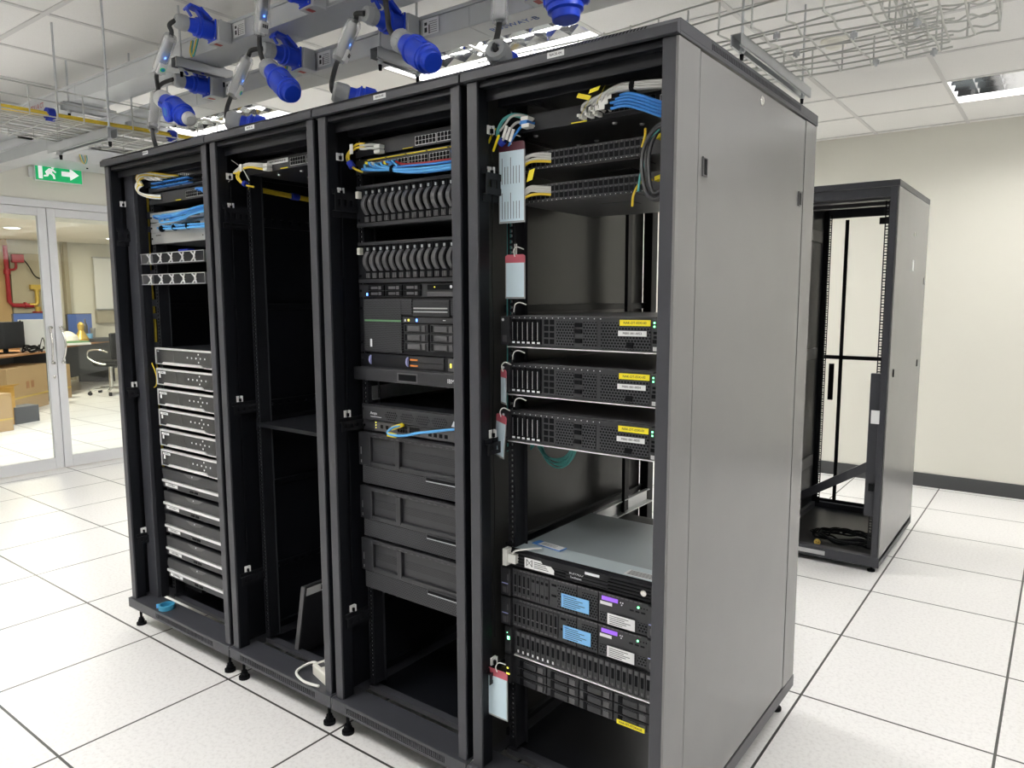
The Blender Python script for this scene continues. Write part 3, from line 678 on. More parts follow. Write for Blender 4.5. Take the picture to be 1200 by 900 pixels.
def coupler(lab, p0, p1, roll=0, cap=False, gl='plug_grey', sc=1.15):
    """gland at p0, points towards p1"""
    t = thing('power_coupler', lab, 'coupler', p0, group='blue couplers over the rack tops'); d = Vector(p1)-Vector(p0); aim(t, d, roll); L = d.length/.29
    t.scale = (sc, sc, 1)
    g = MB(); g.lathe((0, 0, 0), (0, 0, 1), [(.008, .011), (0, .012), (0, .024), (.008, .029), (.030, .031), (.050, .029), (.054, .026)], 20)
    for k in range(10):
        a = 2*math.pi*k/10; g.obox((math.cos(a)*.028-.002, math.sin(a)*.028-.002, .010), (.004, 0, 0), (0, .004, 0), (0, 0, .036))
    g.build('gland', gl, t)
    MB().lathe((0, 0, .050), (0, 0, 1), [(0, .026), (.035*L, .027), (.050*L, .034), (.052*L, .038), (.060*L, .038), (.062*L, .034), (.074*L, .034), (.076*L, .037), (.130*L, .037), (.132*L, .034)], 24)\
        .build('coupler_body', 'blue', t)
    MB().lathe((0, 0, .050+.132*L), (0, 0, 1), [(0, .034), (.012, .034), (.016, .028), (.034, .026), (.036, .024)], 20).box(-.006, .006, .030, .040, .05+.075*L, .05+.125*L).build('collar', 'blue', t)
    if cap and sc < 1.3: MB().lathe((0, 0, .084+.132*L), (0, 0, 1), [(0, .021), (.004, .023), (.020, .022), (.026, .014)], 20).build('gland', gl, t)
    if cap:
        q = MB().lathe((0, -.030, .050+.098*L), (0, -1, 0), [(0, .033), (.012, .034), (.016, .030)], 24).box(-.007, .007, -.034, -.026, .07, .05+.07*L)
        q.build('flap', 'blue', t)
        MB().box(-.013, .013, -.0475, -.046, .037+.098*L, .063+.098*L).build('flap_mark', 'cab_blue', t)
    return t
def monitor(lab, p0, p1, kind=0, roll=0):
    """clear in-line housing, p0 upper end, p1 lower end"""
    t = thing('power_monitor', lab, 'power monitor', p0, group='clear in-line power monitors'); d = Vector(p1)-Vector(p0); aim(t, d, roll); L = d.length; t.scale = (1.15, 1.15, 1)
    MB().lathe((0, 0, 0), (0, 0, 1), [(0, .010), (.004, .018), (.018, .023), (L-.018, .023), (L-.004, .018), (L, .010)], 10).build('clear_housing', 'clear', t)
    MB().box(-.016, .016, -.010, .010, .016, L-.016).build('circuit_body', 'plug_white', t, .003)
    f = -.0245
    MB().box(-.015, .015, f, -.010, L*.66, L-.012).build('end_cover', 'plug_white', t, .003)
    if kind == 0: MB().lathe((0, f, L*.80), (0, -1, 0), [(0, .009), (.0008, .009)], 16).lathe((0, f-.001, L*.80), (.2, -1, 0), [(0, .006), (.0006, .006)], 12, 1).build('round_sticker', ['green', 'cab_blue'], t)
    else:
        m = MB()
        for k in range(4): m.box(-.010+.005*k, -.007+.005*k, f-.0006, f, L*.72, L*.80)
        m.build('printed_text', 'ink', t)
    MB().box(-.011, .011, -.0145, -.010, L*.40, L*.62).build('display', 'cab_blue', t)
    MB().box(-.003, .003, -.0155, -.0145, L*.52, L*.56).build('status_light', 'led_b', t)
    MB().box(-.010, .006, -.0135, -.010, L*.18, L*.34).build('terminal_block', 'grey', t)
    return t
def cord(lab, pts, r=.0085):
    return tag(MB().tube(pts, r, 9).build('power_cable', 'rubber'), lab, 'cord', 'black cords of the overhead plugs')

LINES = [  # ordinal name, box (x1, trunking front, z0), monitor ends, coupler start, coupler end, cord points after monitor
 ('first', (.534, .31, 2.478)), ('second', (.175, .49, 2.363)), ('third', (.826, .49, 2.363)), ('fourth', (1.120, .31, 2.478)),
 ('fifth', (1.400, .49, 2.363)), ('sixth', (1.70, .31, 2.478)), ('seventh', (1.98, .49, 2.363))]
desc = {'first': 'upper left, nearest the first rack', 'second': 'lower left, under the first plug', 'third': 'above the second rack, on the farther trunking',
        'fourth': 'cut by the photo edge above the second rack', 'fifth': 'above the third rack beside a printed label', 'sixth': 'out at the top edge over the third rack', 'seventh': 'out at the top edge over the last rack'}
for nm, (x1, yf, z0) in LINES:
    tap_box(x1, yf, z0, 'grey tap-off box '+desc[nm])
    blue_plug('blue industrial plug with grey gland, '+desc[nm], (x1-.044, yf-.064, z0+.037), (-.12, -1, .04))
def gl(nm):
    x1, yf, z0 = dict(LINES)[nm]; return Vector((x1-.044-.018, yf-.064-.144, z0+.043))
def run(nm, mon, kind, after, lab, roll=0, start=None):
    g = start or gl(nm); a, b_ = Vector(mon[0]), Vector(mon[1])
    monitor('clear in-line power monitor '+lab, a, b_, kind, roll)
    cord('black power cord '+lab, [g, (g+a)/2+Vector((-.006, -.012, .006)), a, (a+b_)/2, b_]+[Vector(p) for p in after])
run('first', ((.444, .10, 2.475), (.320, .10, 2.352)), 0, [(.318, .10, 2.31), (.333, .10, 2.262), (.345, .10, 2.25)], 'hanging from the first plug')
coupler('blue coupler with round flap lying towards the top of the first rack', (.338, .10, 2.256), (.66, .075, 2.09), -1.35, True, 'plug_white')
run('second', ((.013, .26, 2.364), (.129, .17, 2.172)), 0, [(.175, .145, 2.145), (.25, .11, 2.10), (.29, .10, 2.052)], 'seen nearly edge-on behind the first coupler')
run('third', ((.689, .27, 2.389), (.634, .22, 2.231)), 0, [(.622, .21, 2.19), (.627, .203, 2.155), (.632, .21, 2.142)], 'with large round face hanging from the third plug')
coupler('blue coupler behind the first rack top, seen gland first', (.629, .20, 2.150), (.75, .36, 2.105))
run('fourth', ((.902, .20, 2.554), (.866, .20, 2.406)), 1, [(.868, .20, 2.35), (.895, .20, 2.303), (.915, .198, 2.288)], 'hanging upright above the second rack')
coupler('blue coupler with grey gland slanting down to the top of the second rack', (.905, .20, 2.295), (1.215, .125, 2.085), .4)
run('fifth', ((1.286, .29, 2.400), (1.230, .25, 2.261)), 1, [(1.230, .225, 2.19), (1.255, .205, 2.155), (1.265, .21, 2.145)], 'hanging from the fifth plug')
coupler('blue coupler lying on the second rack top, seen gland first', (1.263, .20, 2.150), (1.38, .36, 2.105))
run('sixth', ((1.543, .18, 2.52), (1.546, .18, 2.37)), 1, [(1.553, .18, 2.33), (1.572, .17, 2.275), (1.615, .16, 2.235), (1.63, .158, 2.225)], 'whose tip hangs at the top edge above the third rack')
coupler('blue coupler with grey gland slanting down to the top of the third rack', (1.625, .158, 2.232), (1.88, .085, 2.075), .4)
run('seventh', ((1.950, .24, 2.365), (1.959, .22, 2.222)), 1, [(1.957, .21, 2.18), (1.966, .19, 2.150), (1.970, .20, 2.140)], 'hanging near the last rack with a printed end')
coupler('blue coupler lying behind the third rack top, seen gland first', (1.971, .185, 2.146), (1.93, .33, 2.10))
coupler('large blue coupler hanging upright onto the last rack', (2.175, .20, 2.40), (2.203, .20, 2.09), 2.6, True, sc=1.4)
cord('black power cord of the large upright coupler', [(2.175, .20, 2.41), (2.17, .22, 2.44), (2.20, .28, 2.46), (2.30, .36, 2.50)])

# entry brushes on the rack tops (where cords go in) and the round white grommet disc
for x, y, lb in ((.72, .10, 'near the seam of the first two racks'), (1.72, .16, 'on the third rack top'), (2.45, .42, 'on the last rack top below the strut')):
    t = thing('cable_entry_ring', 'pale round cable entry ring '+lb, 'grommet', (x, y, H+.0005))
    MB().lathe((0, 0, 0), (0, 0, 1), [(0, .075), (.006, .075), (.010, .060), (.010, .045), (.002, .045)], 26).build('ring', 'plug_white' if x < 2 else 'cab_grey', t)

# exit sign
t = thing('exit_sign', 'green emergency exit sign with running figure and arrow above the glass doors', 'exit sign', (XL+.035, 1.262, 2.43))
MB().box(0, .022, -.178, .178, 0, .135).build('sign_panel', 'green', t, .001)
MB().box(-.002, .024, -.183, .183, -.006, .0).box(-.002, .024, -.183, .183, .135, .141).box(-.002, .024, -.183, -.178, 0, .135).box(-.002, .024, .178, .183, 0, .135).build('sign_frame', 'white', t)
MB().box(-.034, -.002, -.21, -.185, .02, .10).box(-.034, -.002, -.185, .16, .11, .16).build('bracket', 'white', t, .002)
P = MB()
yy = lambda v: v
P.prism([(.02, .050), (.02, .088), (.085, .088), (.085, .118), (.155, .069), (.085, .020), (.085, .050)], 0, .022, .0235)
P.prism([(-.155, .012), (-.155, .125), (-.125, .125), (-.125, .012)], 0, .022, .0232)
P.prism([(-.105, .070), (-.075, .100), (-.045, .098), (-.020, .075), (-.028, .066), (-.048, .083), (-.055, .070), (-.035, .050), (-.030, .018), (-.044, .018), (-.050, .043), (-.072, .060), (-.085, .035), (-.115, .030), (-.115, .042), (-.094, .047)], 0, .022, .0234)
P.lathe((.022, -.045, .113), (1, 0, 0), [(0, .012), (.0014, .012)], 16)
P.build('pictogram', 'exitw', t)
# ================================================================= RACK EQUIPMENT
W19 = .4826
def L19(r): return RC[r]-W19/2
def unit(name, lab, cat, r, z, h, depth, face='char', body='black', group=None, ears=True, yoff=0., x0=.0, w=W19, bev=.0008):
    """rack unit: local x right, y into the rack, z up, origin at its lower left front corner"""
    t = thing(name, lab, cat, (L19(r)+x0, YE-.004+yoff, z), group=group)
    if ears: MB().box(0, w, 0, .004, 0, h).build('front_panel', face, t, bev)
    e = .018 if ears else 0
    MB().box(e, w-e, .0042, depth, .001, h-.001).build('housing', body, t, .001)
    if ears:
        s = MB()
        for x in (.009, w-.009):
            for q in ((h*.18, h*.82) if h > .06 else (h*.5,)): s.lathe((x, 0, q), (0, -1, 0), [(0, .0045), (.002, .004), (.002, .0015)], 10)
        s.build('mounting_screw', 'dark', t)
    return t
def bx(t, name, m, x0, x1, z0, z1, y0=-.002, y1=.0, bev=0., par=None):
    return MB().box(x0, x1, y0, y1, z0, z1).build(name, m, par or t, bev)
def label_(t, mname, x0, x1, z0, z1, txt=None, size=.006, tilt=0., name='paper_label', y=-.0012, lines=0, ink='ink'):
    p = MB().obox((x0, y-.0006, z0), (x1-x0, 0, tilt), (0, .0005, 0), (0, 0, z1-z0)).build(name, mname, t)
    if txt: text_part(txt, size, ink, p, ((x0+x1)/2, y-.0009, (z0+z1)/2+tilt/2), align='CENTER', rot=(math.pi/2, -math.atan2(tilt, x1-x0), 0))
    if lines:
        m = MB(); hh = (z1-z0)/(lines+1)
        for k in range(lines):
            a = x0+(x1-x0)*.08; b_ = x0+(x1-x0)*(.55+.37*((k*7) % 5)/5)
            m.obox((a, y-.0010, z0+hh*(k+.7)+tilt*.1), (b_-a, 0, tilt*.8), (0, .0003, 0), (0, 0, hh*.28))
        m.build('printed_text', ink, p)
    return p
def ports(t, x0, n, z0, rows=2, pw=.0118, ph=.0105, gap=.0018, m='grey', frame='silver', name='port_bank', y=-.003):
    """RJ45 port block: light frame, dark openings"""
    f = MB(); H_ = rows*ph+(rows+1)*gap*.6
    xx = x0
    f.box(x0-.001, x0+n*(pw+gap), y+.0006, 0, z0-.001, z0+H_)
    for r_ in range(rows):
        for k in range(n):
            a = x0+k*(pw+gap)+gap*.5; b_ = z0+r_*(ph+gap*.6)+gap*.3
            f.box(a, a+pw, y, y+.0006, b_, b_+ph, 1)
            s_ = 1 if r_ else 0
            f.box(a+pw*.3, a+pw*.7, y, y+.0006, b_+(ph if s_ else -.0), b_+(ph+.001 if s_ else .001), 1)
    return f.build(name, [frame, 'dark'], t)

# ---------------- rack 4
def switch48(lab, z):
    t = unit('network_switch', lab, 'network switch', 3, z, .0437, .42, 'char', 'grey')  # housing paler than the front, standing in for light reflected underneath
    for b_ in range(2):
        f = MB()
        for k in range(12 if b_ == 0 else 12):
            for r_ in range(2):
                a = .072+b_*.172+k*.0142; c = .004+r_*.0185
                f.box(a, a+.0128, -.0035, 0, c, c+.0165, 0); f.box(a+.001, a+.0118, -.0038, -.0035, c+.002, c+.0145, 1)
                f.box(a+.005, a+.008, -.0045, -.0035, c+.0150, c+.0185, 2)
        f.build('port_bank', ['char', 'dark', 'grey'], t)
    m = MB()
    for k in range(24): m.box(.0765+k*.0143, .0785+k*.0143, -.0042, -.0035, .0005, .0022)
    m.build('indicator_row', 'led_w', t)
    return t
t = unit('network_switch', 'black switch at the top of the last rack with grey and blue cords', 'network switch', 3, 1.888, .0437, .34, 'black', 'char')
ports(t, .300, 10, .012, 2, .0118, .0108, .0018, frame='grey'); ports(t, .448, 1, .018, 1, .013, .013)
bx(t, 'trim_line', 'tapeyel', .205, .250, .0015, .004)
for x, y in ((.06, .05), (.16, .20), (.09, .22), (.30, .05), (.35, .10), (.22, .24), (.30, .26)): MB().lathe((x, y, .0005), (0, 0, -1), [(0, .007), (.004, .005)], 12).build('rubber_foot', 'silver', t)
t2 = switch48('black 48-port switch, upper of the two with dense port rows in the last rack', 1.790)
t3 = switch48('black 48-port switch, lower of the two with dense port rows in the last rack', 1.706)
for q in (t2, t3):
    MB().box(.20, .38, .02, .12, -.0004, .001).box(.20, .30, .14, .20, -.0004, .001).build('underside_label', 'grey', q)

def rack_server(lab, z, ytxt, wtxt):
    t = unit('rack_server', lab, 'server', 3, z, .084, .60, 'char', 'grey', group='three servers with yellow labels')
    # ears
    for s_, a in (('l', -.006), ('r', .448)):
        e = MB().box(a, a+.028, -.022, 0, .003, .081).build('ear', 'char', t, .002)
        if s_ == 'l':
            MB().box(a+.006, a+.021, -.0228, -.022, .012, .030).build('release_latch', 'grey', e, .001)
            MB().lathe((a+.008, -.022, .072), (0, -1, 0), [(0, .004), (.001, .004)], 10).build('badge', 'led_w', e)
        else:
            MB().box(a+.004, a+.008, -.0228, -.022, .069, .073).box(a+.004, a+.008, -.0228, -.022, .060, .064).build('status_light', 'led_g', e)
            MB().box(a+.004, a+.018, -.0226, -.022, .044, .050).box(a+.004, a+.018, -.0226, -.022, .034, .040).box(a+.002, a+.018, -.0228, -.022, .022, .031).build('usb_port', 'dark', e)
            MB().box(a+.003, a+.016, -.0228, -.022, .004, .014).build('release_latch', 'silver', e, .001)
    bx(t, 'bezel', 'char', .022, .448, .002, .082, -.012, 0, .001)
    bx(t, 'bottom_lip', 'bright', .010, .460, -.0035, -.0005, -.014, .02)
    for k in range(6):
        d = MB().box(.026+k*.0165, .0405+k*.0165, -.0165, -.012, .008, .074).build('disk_drive', 'dark', t, .0008)
        MB().box(.030+k*.0165, .0315+k*.0165, -.0175, -.0165, .018, .066).build('drive_light_pipe', 'silver', d)
        MB().box(.029+k*.0165, .038+k*.0165, -.0172, -.0165, .009, .014).build('drive_mark', 'led_w', d)
    m = MB()
    for k in range(2):
        for j in range(4): m.box(.131+k*.018, .145+k*.018, -.0125, -.012, .010+j*.017, .023+j*.017)
    m.build('blank_bay', 'dark', t)
    bx(t, 'vent_panel', 'hexmesh', .170, .225, .006, .070, -.0135, -.012); bx(t, 'vent_panel', 'hexmesh', .252, .292, .006, .070, -.0135, -.012); bx(t, 'vent_panel', 'hexmesh', .304, .440, .004, .070, -.0135, -.012)
    for a, b_ in ((.228, .056), (.228, .040), (.228, .016)): bx(t, 'bay_latch', 'dark', a, a+.021, b_, b_+.011, -.0155, -.012, .001)
    bx(t, 'bay_latch', 'dark', .375, .395, .008, .022, -.0155, -.012, .001)
    m = MB()
    for k in range(16): m.lathe((.032+k*.018, -.012, .078), (0, -1, 0), [(0, .0013), (.0008, .0013)], 6)
    m.build('rivet', 'led_w', t)
    label_(t, 'yellowlabel', .357, .440, .062, .0765, ytxt, .0085, .0005, y=-.014)
    label_(t, 'paper', .353, .430, .037, .050, wtxt, .0080, .0005, y=-.014)
    return t
rack_server('black server with six slim drives, topmost of the three with yellow labels', 1.3255, 'NAK-DT-ESXI-03', 'M001-001-0053')
rack_server('black server with six slim drives, middle one of the three with yellow labels', 1.1945, 'NAK-DT-ESXI-02', 'M001-001-0054')
rack_server('black server with six slim drives, lowest of the three with yellow labels', 1.0635, 'NAK-DT-ESXI-01', 'M001-001-0055')

# NAS
t = unit('storage_unit', 'black 1U storage unit with lock and grey steel top, above the two blue-labelled servers', 'network storage', 3, .705, .046, .43, 'black', 'nastop')
bx(t, 'bezel', 'black', .012, .462, .001, .044, -.016, 0, .002)
m = MB()
for k in range(4):
    m.box(.018, .205, -.0185, -.016, .006+k*.009, .0095+k*.009); m.box(.335, .455, -.0185, -.016, .006+k*.009, .0095+k*.009); m.box(.205, .335, -.0170, -.016, .004+k*.009, .0060+k*.009)
m.build('bezel_rib', 'dark', t, .0005)
MB().prism([(.120, .044), (.135, .027), (.330, .027), (.350, .044)], 1, -.021, -.016).build('bezel_shield', 'black', t, .001)
MB().box(.0185, .464, .004, .075, .0455, .0462).build('top_front_strip', 'nasedge', t)
MB().lathe((.437, -.016, .021), (0, -1, 0), [(0, .008), (.004, .008), (.005, .005), (.005, .003)], 16).build('lock', 'steel_h', t)
text_part('BUFFALO', .0105, 'led_w', t, (.217, -.0172, .024)); text_part('TeraStation', .0075, 'led_w', t, (.220, -.0172, .0125))
bx(t, 'badge', 'led_w', .268, .312, .032, .039, -.0215, -.021)
p = MB().prism([(.072, .006), (.072, .035), (.150, .035), (.170, .018), (.170, .006)], 1, -.0195, -.0187).build('paper_label', 'paper', t)
m = MB()
m.box(.078, .080, -.0200, -.0195, .012, .031).box(.096, .098, -.0200, -.0195, .012, .031).obox((.080, -.0200, .013), (.016, 0, .017), (0, .0005, 0), (0, 0, .0015)).obox((.080, -.0200, .030), (.016, 0, -.017), (0, .0005, 0), (0, 0, .0015))
for k in range(4): m.box(.104, .152-.004*k, -.0200, -.0195, .012+k*.005, .0135+k*.005)
m.build('printed_text', 'ink', p)
MB().box(.018, .048, -.030, .003, .012, .038).box(.008, .022, -.038, -.012, .004, .052).tube([(.03, -.020, .036), (.05, -.03, .052), (.075, -.01, .056), (.095, .03, .052)], .003, 6).build('white_clip', 'cab_white', t, .001)
MB().box(.365, .455, .010, .045, .0462, .0468).build('top_label', 'paper', t)
m = MB()
for k in range(5): m.box(.372, .445, .014+k*.006, .0165+k*.006, .0468, .0471)
m.build('printed_text', 'ink', t)
tg = thing('luggage_tag', 'blue edged tag lying on the grey steel top of the storage unit', 'tag', (L19(3)+.040, YE+.055, .7525), (0, 0, -.12))
MB().box(.0, .105, 0, .034, 0, .0015).build('tag_body', 'cab_blue', tg, .0006); MB().box(.022, .102, .003, .031, .0015, .0025).build('tag_card', 'paper', tg)
m = MB()
for k in range(3): m.box(.03, .08, .010+k*.006, .0115+k*.006, .0025, .0028)
m.build('printed_text', 'grey', tg)

def array_server(lab, z, n_drive, bl):
    t = unit('rack_server', lab, 'server', 3, z, .0865, .65, 'char', 'black', group='two servers with sky blue labels')
    for a in (-.012, .449):
        e = MB().box(a, a+.033, -.020, 0, .002, .085).build('ear', 'char', t, .002)
        MB().box(a+.004, a+.026, -.0205, -.020, .036, .039).build('ear_stripe', 'lav', e)
        MB().box(a+.008, a+.020, -.0208, -.020, .010, .028).box(a+.024, a+.027, -.022, -.020, .012, .032).box(a+.024, a+.027, -.022, -.020, .048, .066).build('ear_icon', 'grey', e, .0006)
    bx(t, 'bezel', 'char', .024, .448, .002, .085, -.012, 0, .001)
    m = MB()
    for k in range(30): m.box(.05+k*.0128, .058+k*.0128, -.0125, -.012, .0805, .0835)
    m.build('top_slots', 'grey', t)
    for k in range(n_drive):
        a = .030+k*.0152
        d = MB().box(a, a+.0138, -.016, -.012, .008, .077).build('disk_drive', 'char', t, .0008)
        MB().box(a+.004, a+.010, -.0165, -.016, .020, .070).build('drive_slot', 'dark', d)
        MB().box(a+.002, a+.012, -.0175, -.016, .009, .013).box(a+.003, a+.011, -.0172, -.0162, .036, .039).build('drive_latch', 'grey', d)
    for k in range(n_drive, 10 if n_drive > 8 else 8):
        a = .030+k*.0152
        b_ = MB().box(a, a+.0138, -.015, -.012, .008, .077).build('blank_bay', 'char', t, .0008)
        MB().box(a+.003, a+.011, -.0155, -.015, .022, .030).box(a+.003, a+.011, -.0155, -.015, .060, .068).build('drive_slot', 'dark', b_)
    x = .030+.0152*(10 if n_drive > 8 else 8)
    for q in (.064, .034): MB().box(x+.006, x+.022, -.0125, -.012, q, q+.006).build('bay_slot', 'dark', t)
    bx(t, 'vent_panel', 'hexmesh', x+.026, .238, .006, .074, -.013, -.012); bx(t, 'vent_panel', 'hexmesh', .255, .302, .006, .070, -.013, -.012)
    bx(t, 'vent_panel', 'hexmesh', .310, .332, .006, .032, -.013, -.012); bx(t, 'vent_panel', 'hexmesh', .420, .445, .006, .032, -.013, -.012)
    MB().box(.2385, .2395, -.0135, -.012, .002, .084).box(.304, .3055, -.0135, -.012, .002, .084).build('panel_seam', 'dark', t)
    p = bx(t, 'display', 'purple', .315, .362, .066, .0765, -.0135, -.012)
    m = MB()
    for x_ in (.370, .376): m.lathe((x_, -.012, .070), (0, -1, 0), [(0, .002), (.0008, .002)], 8)
    m.lathe((.373, -.012, .064), (0, -1, 0), [(0, .002), (.0008, .002)], 8); m.build('button', 'led_w', t)
    label_(t, 'paper', .311, .346, .054, .0625, None, y=-.0135)
    MB().lathe((.420, -.012, .070), (0, -1, 0), [(0, .0028), (.001, .0028)], 10).build('status_light', 'led_g', t)
    m = MB()
    for k in range(3): m.box(.396+k*.016, .407+k*.016, -.0128, -.012, .056, .060)
    for k in range(3): m.lathe((.428+k*.008, -.012, .070), (0, -1, 0), [(0, .0018), (.0008, .0018)], 8)
    m.build('button', 'dark', t)
    label_(t, 'bluelabel', *bl, .054-.048+.010, .054, None, y=-.0175, lines=6, tilt=.0)
    text_part('CSC', .008, 'cab_blue', t, (bl[0]+.004, -.0186, .049))
    label_(t, 'paper', .335, .414, .006, .036, None, y=-.0175, lines=5)
    return t
array_server('black server with sky blue label and four slim drives, upper of the two blue-labelled ones', .612, 4, (.193, .280))
array_server('black server with sky blue label and ten slim drives, lower of the two blue-labelled ones', .524, 10, (.199, .286))

t = unit('disk_array', 'disk array with 25 narrow upright drives below the blue-labelled servers', 'disk array', 3, .436, .0865, .45, 'char', 'black')
for a in (-.002, .462):
    e = MB().box(a, a+.022, -.016, 0, .002, .085).build('ear', 'char', t, .002)
    if a < 0: MB().box(.008, .016, -.0168, -.016, .046, .056).lathe((.008, -.016, .066), (0, -1, 0), [(0, .0015), (.001, .0015)], 8).build('status_light', 'led_g', e)
for k in range(25):
    a = .038+k*.01695
    d = MB().box(a, a+.0152, -.014, 0, .012, .078).build('disk_drive', 'char', t, .001)
    MB().box(a+.0035, a+.0115, -.0145, -.014, .036, .064).build('drive_slot', 'dark', d)
    MB().box(a+.005, a+.010, -.0145, -.014, .016, .024).build('drive_mark', 'led_w' if k < 8 else 'grey', d)
    MB().box(a+.003, a+.012, -.0148, -.014, .066, .076).build('drive_latch', 'grey', d, .0006)
bx(t, 'bottom_rail', 'bright', .030, .465, .003, .0065, -.014, 0)
t = unit('disk_array', 'disk array with twelve wide lying drives, lowest unit in the last rack', 'disk array', 3, .348, .0865, .45, 'char', 'black')
e = MB().box(-.002, .020, -.016, 0, .002, .085).build('ear', 'char', t, .002)
MB().box(.006, .012, -.0168, -.016, .045, .049).box(.004, .016, -.0168, -.016, .028, .032).build('status_light', 'led_y', e)
for c in range(4):
    for r_ in range(3):
        a = .036+c*.1055; b_ = .006+r_*.0268
        d = MB().box(a, a+.102, -.010, 0, b_, b_+.0245).build('disk_drive', 'char', t, .002)
        MB().box(a+.028, a+.072, -.0155, -.010, b_+.003, b_+.0215).build('drive_cover', 'char', d, .003)
        MB().box(a+.014, a+.028, -.0125, -.010, b_+.003, b_+.0215).build('drive_slot', 'dark', d)
        MB().box(a+.076, a+.094, -.0140, -.010, b_+.004, b_+.0205).build('drive_latch', 'grey', d, .001)
label_(t, 'yellowlabel', .366, .446, .008, .0205, 'NAK-DT-STORAGE', .0078, 0, y=-.017)
# loose telescopic rails of a removed unit
t = thing('slide_rail', 'bright steel slide rail left in the last rack above the grey storage unit', 'rail', (2.535, .20, .80))
MB().box(0, .004, .0, 0.390, .0, 0.044).box(.004, .030, .0, 0.390, .0, .003).box(.004, .016, .0, 0.390, 0.041, 0.044).build('rail_profile', 'silver', t, .0008)
t.location = (2.069, .575, .700)
t = thing('cable_channel', 'pale upright cable channel standing at the rear of the last rack', 'cable channel', (2.035, 1.045, .14))
MB().box(.0, .006, 0, .03, 0, 1.82).box(.006, .010, 0, .004, 0, 1.82).build('channel', 'cream', t, .001)
tag(MB().box(XS[3]+.0135, XS[3]+.016, .30, .90, 1.43, 1.86).build('liner_panel', 'inner'), None)
bpy.data.objects.remove(bpy.data.objects['liner_panel'])

# ---------------- rack 3
t = unit('network_switch', 'black 24-port switch near the top of the third rack', 'network switch', 2, 1.898, .0437, .25, 'char', 'char')
ports(t, .266, 6, .006, 2); ports(t, .353, 6, .006, 2); bx(t, 'trim_line', 'tapeyel', .212, .254, .001, .003)
t = unit('patch_bay', 'patch panel with yellow edges and a blue cord bundle in the third rack', 'patch panel', 2, 1.845, .0437, .10, 'char', 'black')
for a, n in ((.155, 6), (.238, 6), (.323, 6), (.072, 6)): ports(t, a, n, .005, 2, .0110)
m = MB()
for a in (.06, .145, .230, .315, .40): m.box(a, a+.078, -.0045, 0, .037, .0395)
m.build('label_strip', 'tapeyel', t)
def enclosure(lab, z):
    t = unit('disk_enclosure', lab, 'disk enclosure', 2, z, .129, .5, 'black', 'black', group='disk enclosures with curved drive handles')
    bx(t, 'top_rail', 'char', .010, .472, .119, .128, -.010, 0, .001); bx(t, 'bottom_rail', 'char', .012, .470, .001, .012, -.012, 0, .001)
    MB().box(.012, .026, -.016, 0, .090, .112).build('corner_mark', 'cream', t, .002)
    for k in range(14):
        a = .040+k*.0296
        d = MB().box(a, a+.0265, -.004, 0, .013, .118).build('disk_drive', 'dark', t, .001)
        hd = MB(); n = 9
        prf = [(-.006-.017*math.sin(math.pi*j/(n-1)), .038+.062*j/(n-1)) for j in range(n)]
        poly = [(y, z_) for y, z_ in prf]+[(y+.008, z_) for y, z_ in prf[::-1]]
        hd.prism(poly, 0, a+.004, a+.020); hd.build('drive_handle', 'grey', d, .0015)
        MB().box(a+.009, a+.016, -.008, -.004, .102, .111).build('drive_mark', 'plug_grey', d, .001)
        q = MB()
        for j in range(3): q.obox((a+.004+j*.006, -.008, .016), (.004, 0, 0), (0, .004, 0), (0, 0, .016))
        q.build('drive_vent', 'grey', d)
    return t
enclosure('black disk enclosure with curved drive handles, upper of the two in the third rack', 1.679)
enclosure('black disk enclosure with curved drive handles, lower of the two in the third rack', 1.504)
t = unit('rack_server', 'flat black server with six small drives right below the curved-handle enclosures', 'server', 2, 1.459, .0425, .6, 'char', 'black')
for c in range(3):
    for r_ in range(2):
        a = .050+c*.079; b_ = .004+r_*.018
        d = MB().box(a, a+.072, -.006, 0, b_, b_+.0165).build('disk_drive', 'dark', t, .001)
        MB().box(a+.014, a+.044, -.0065, -.006, b_+.004, b_+.012).box(a+.048, a+.060, -.0070, -.006, b_+.003, b_+.013).build('drive_latch', 'grey', d)
bx(t, 'optical_drive', 'grey', .305, .430, .003, .016, -.004, 0, .001)
bx(t, 'status_panel', 'dark', .305, .430, .022, .037, -.003, 0)
MB().lathe((.335, -.003, .030), (0, -1, 0), [(0, .002), (.001, .002)], 8).build('status_light', 'led_y', t)
MB().lathe((.400, -.003, .030), (0, -1, 0), [(0, .005), (.001, .005)], 12).box(.412, .428, -.004, -.003, .027, .033).build('power_button', 'led_w', t)
bx(t, 'badge', 'led_b', .036, .042, .006, .014, -.001, 0)
t = unit('tower_server', 'tall black server with green strip and six drives in the third rack', 'server', 2, 1.284, .172, .6, 'black', 'black')
bx(t, 'mesh_front', 'meshfine', .030, .200, .004, .170, -.010, 0, .002); bx(t, 'mesh_front', 'meshfine', .200, .245, .122, .170, -.010, 0, .001); bx(t, 'mesh_front', 'meshfine', .402, .445, .122, .170, -.010, 0, .001)
bx(t, 'media_bay', 'char', .250, .398, .118, .166, -.011, 0, .001)
bx(t, 'media_slot', 'silver', .256, .392, .140, .144, -.013, -.011); bx(t, 'media_slot', 'silver', .256, .392, .130, .1335, -.013, -.011)
bx(t, 'green_strip', 'greentray', .036, .200, .100, .1055, -.0115, -.010, .0)
bx(t, 'status_panel', 'char', .204, .440, .098, .114, -.009, 0, .001)
MB().box(.214, .219, -.010, -.009, .102, .109).box(.228, .234, -.010, -.009, .103, .109, 1).box(.262, .268, -.010, -.009, .102, .110, 2).box(.372, .382, -.010, -.009, .106, .108, 3)\
    .build('status_light', ['led_w', 'led_y', 'led_b', 'led_w'], t)
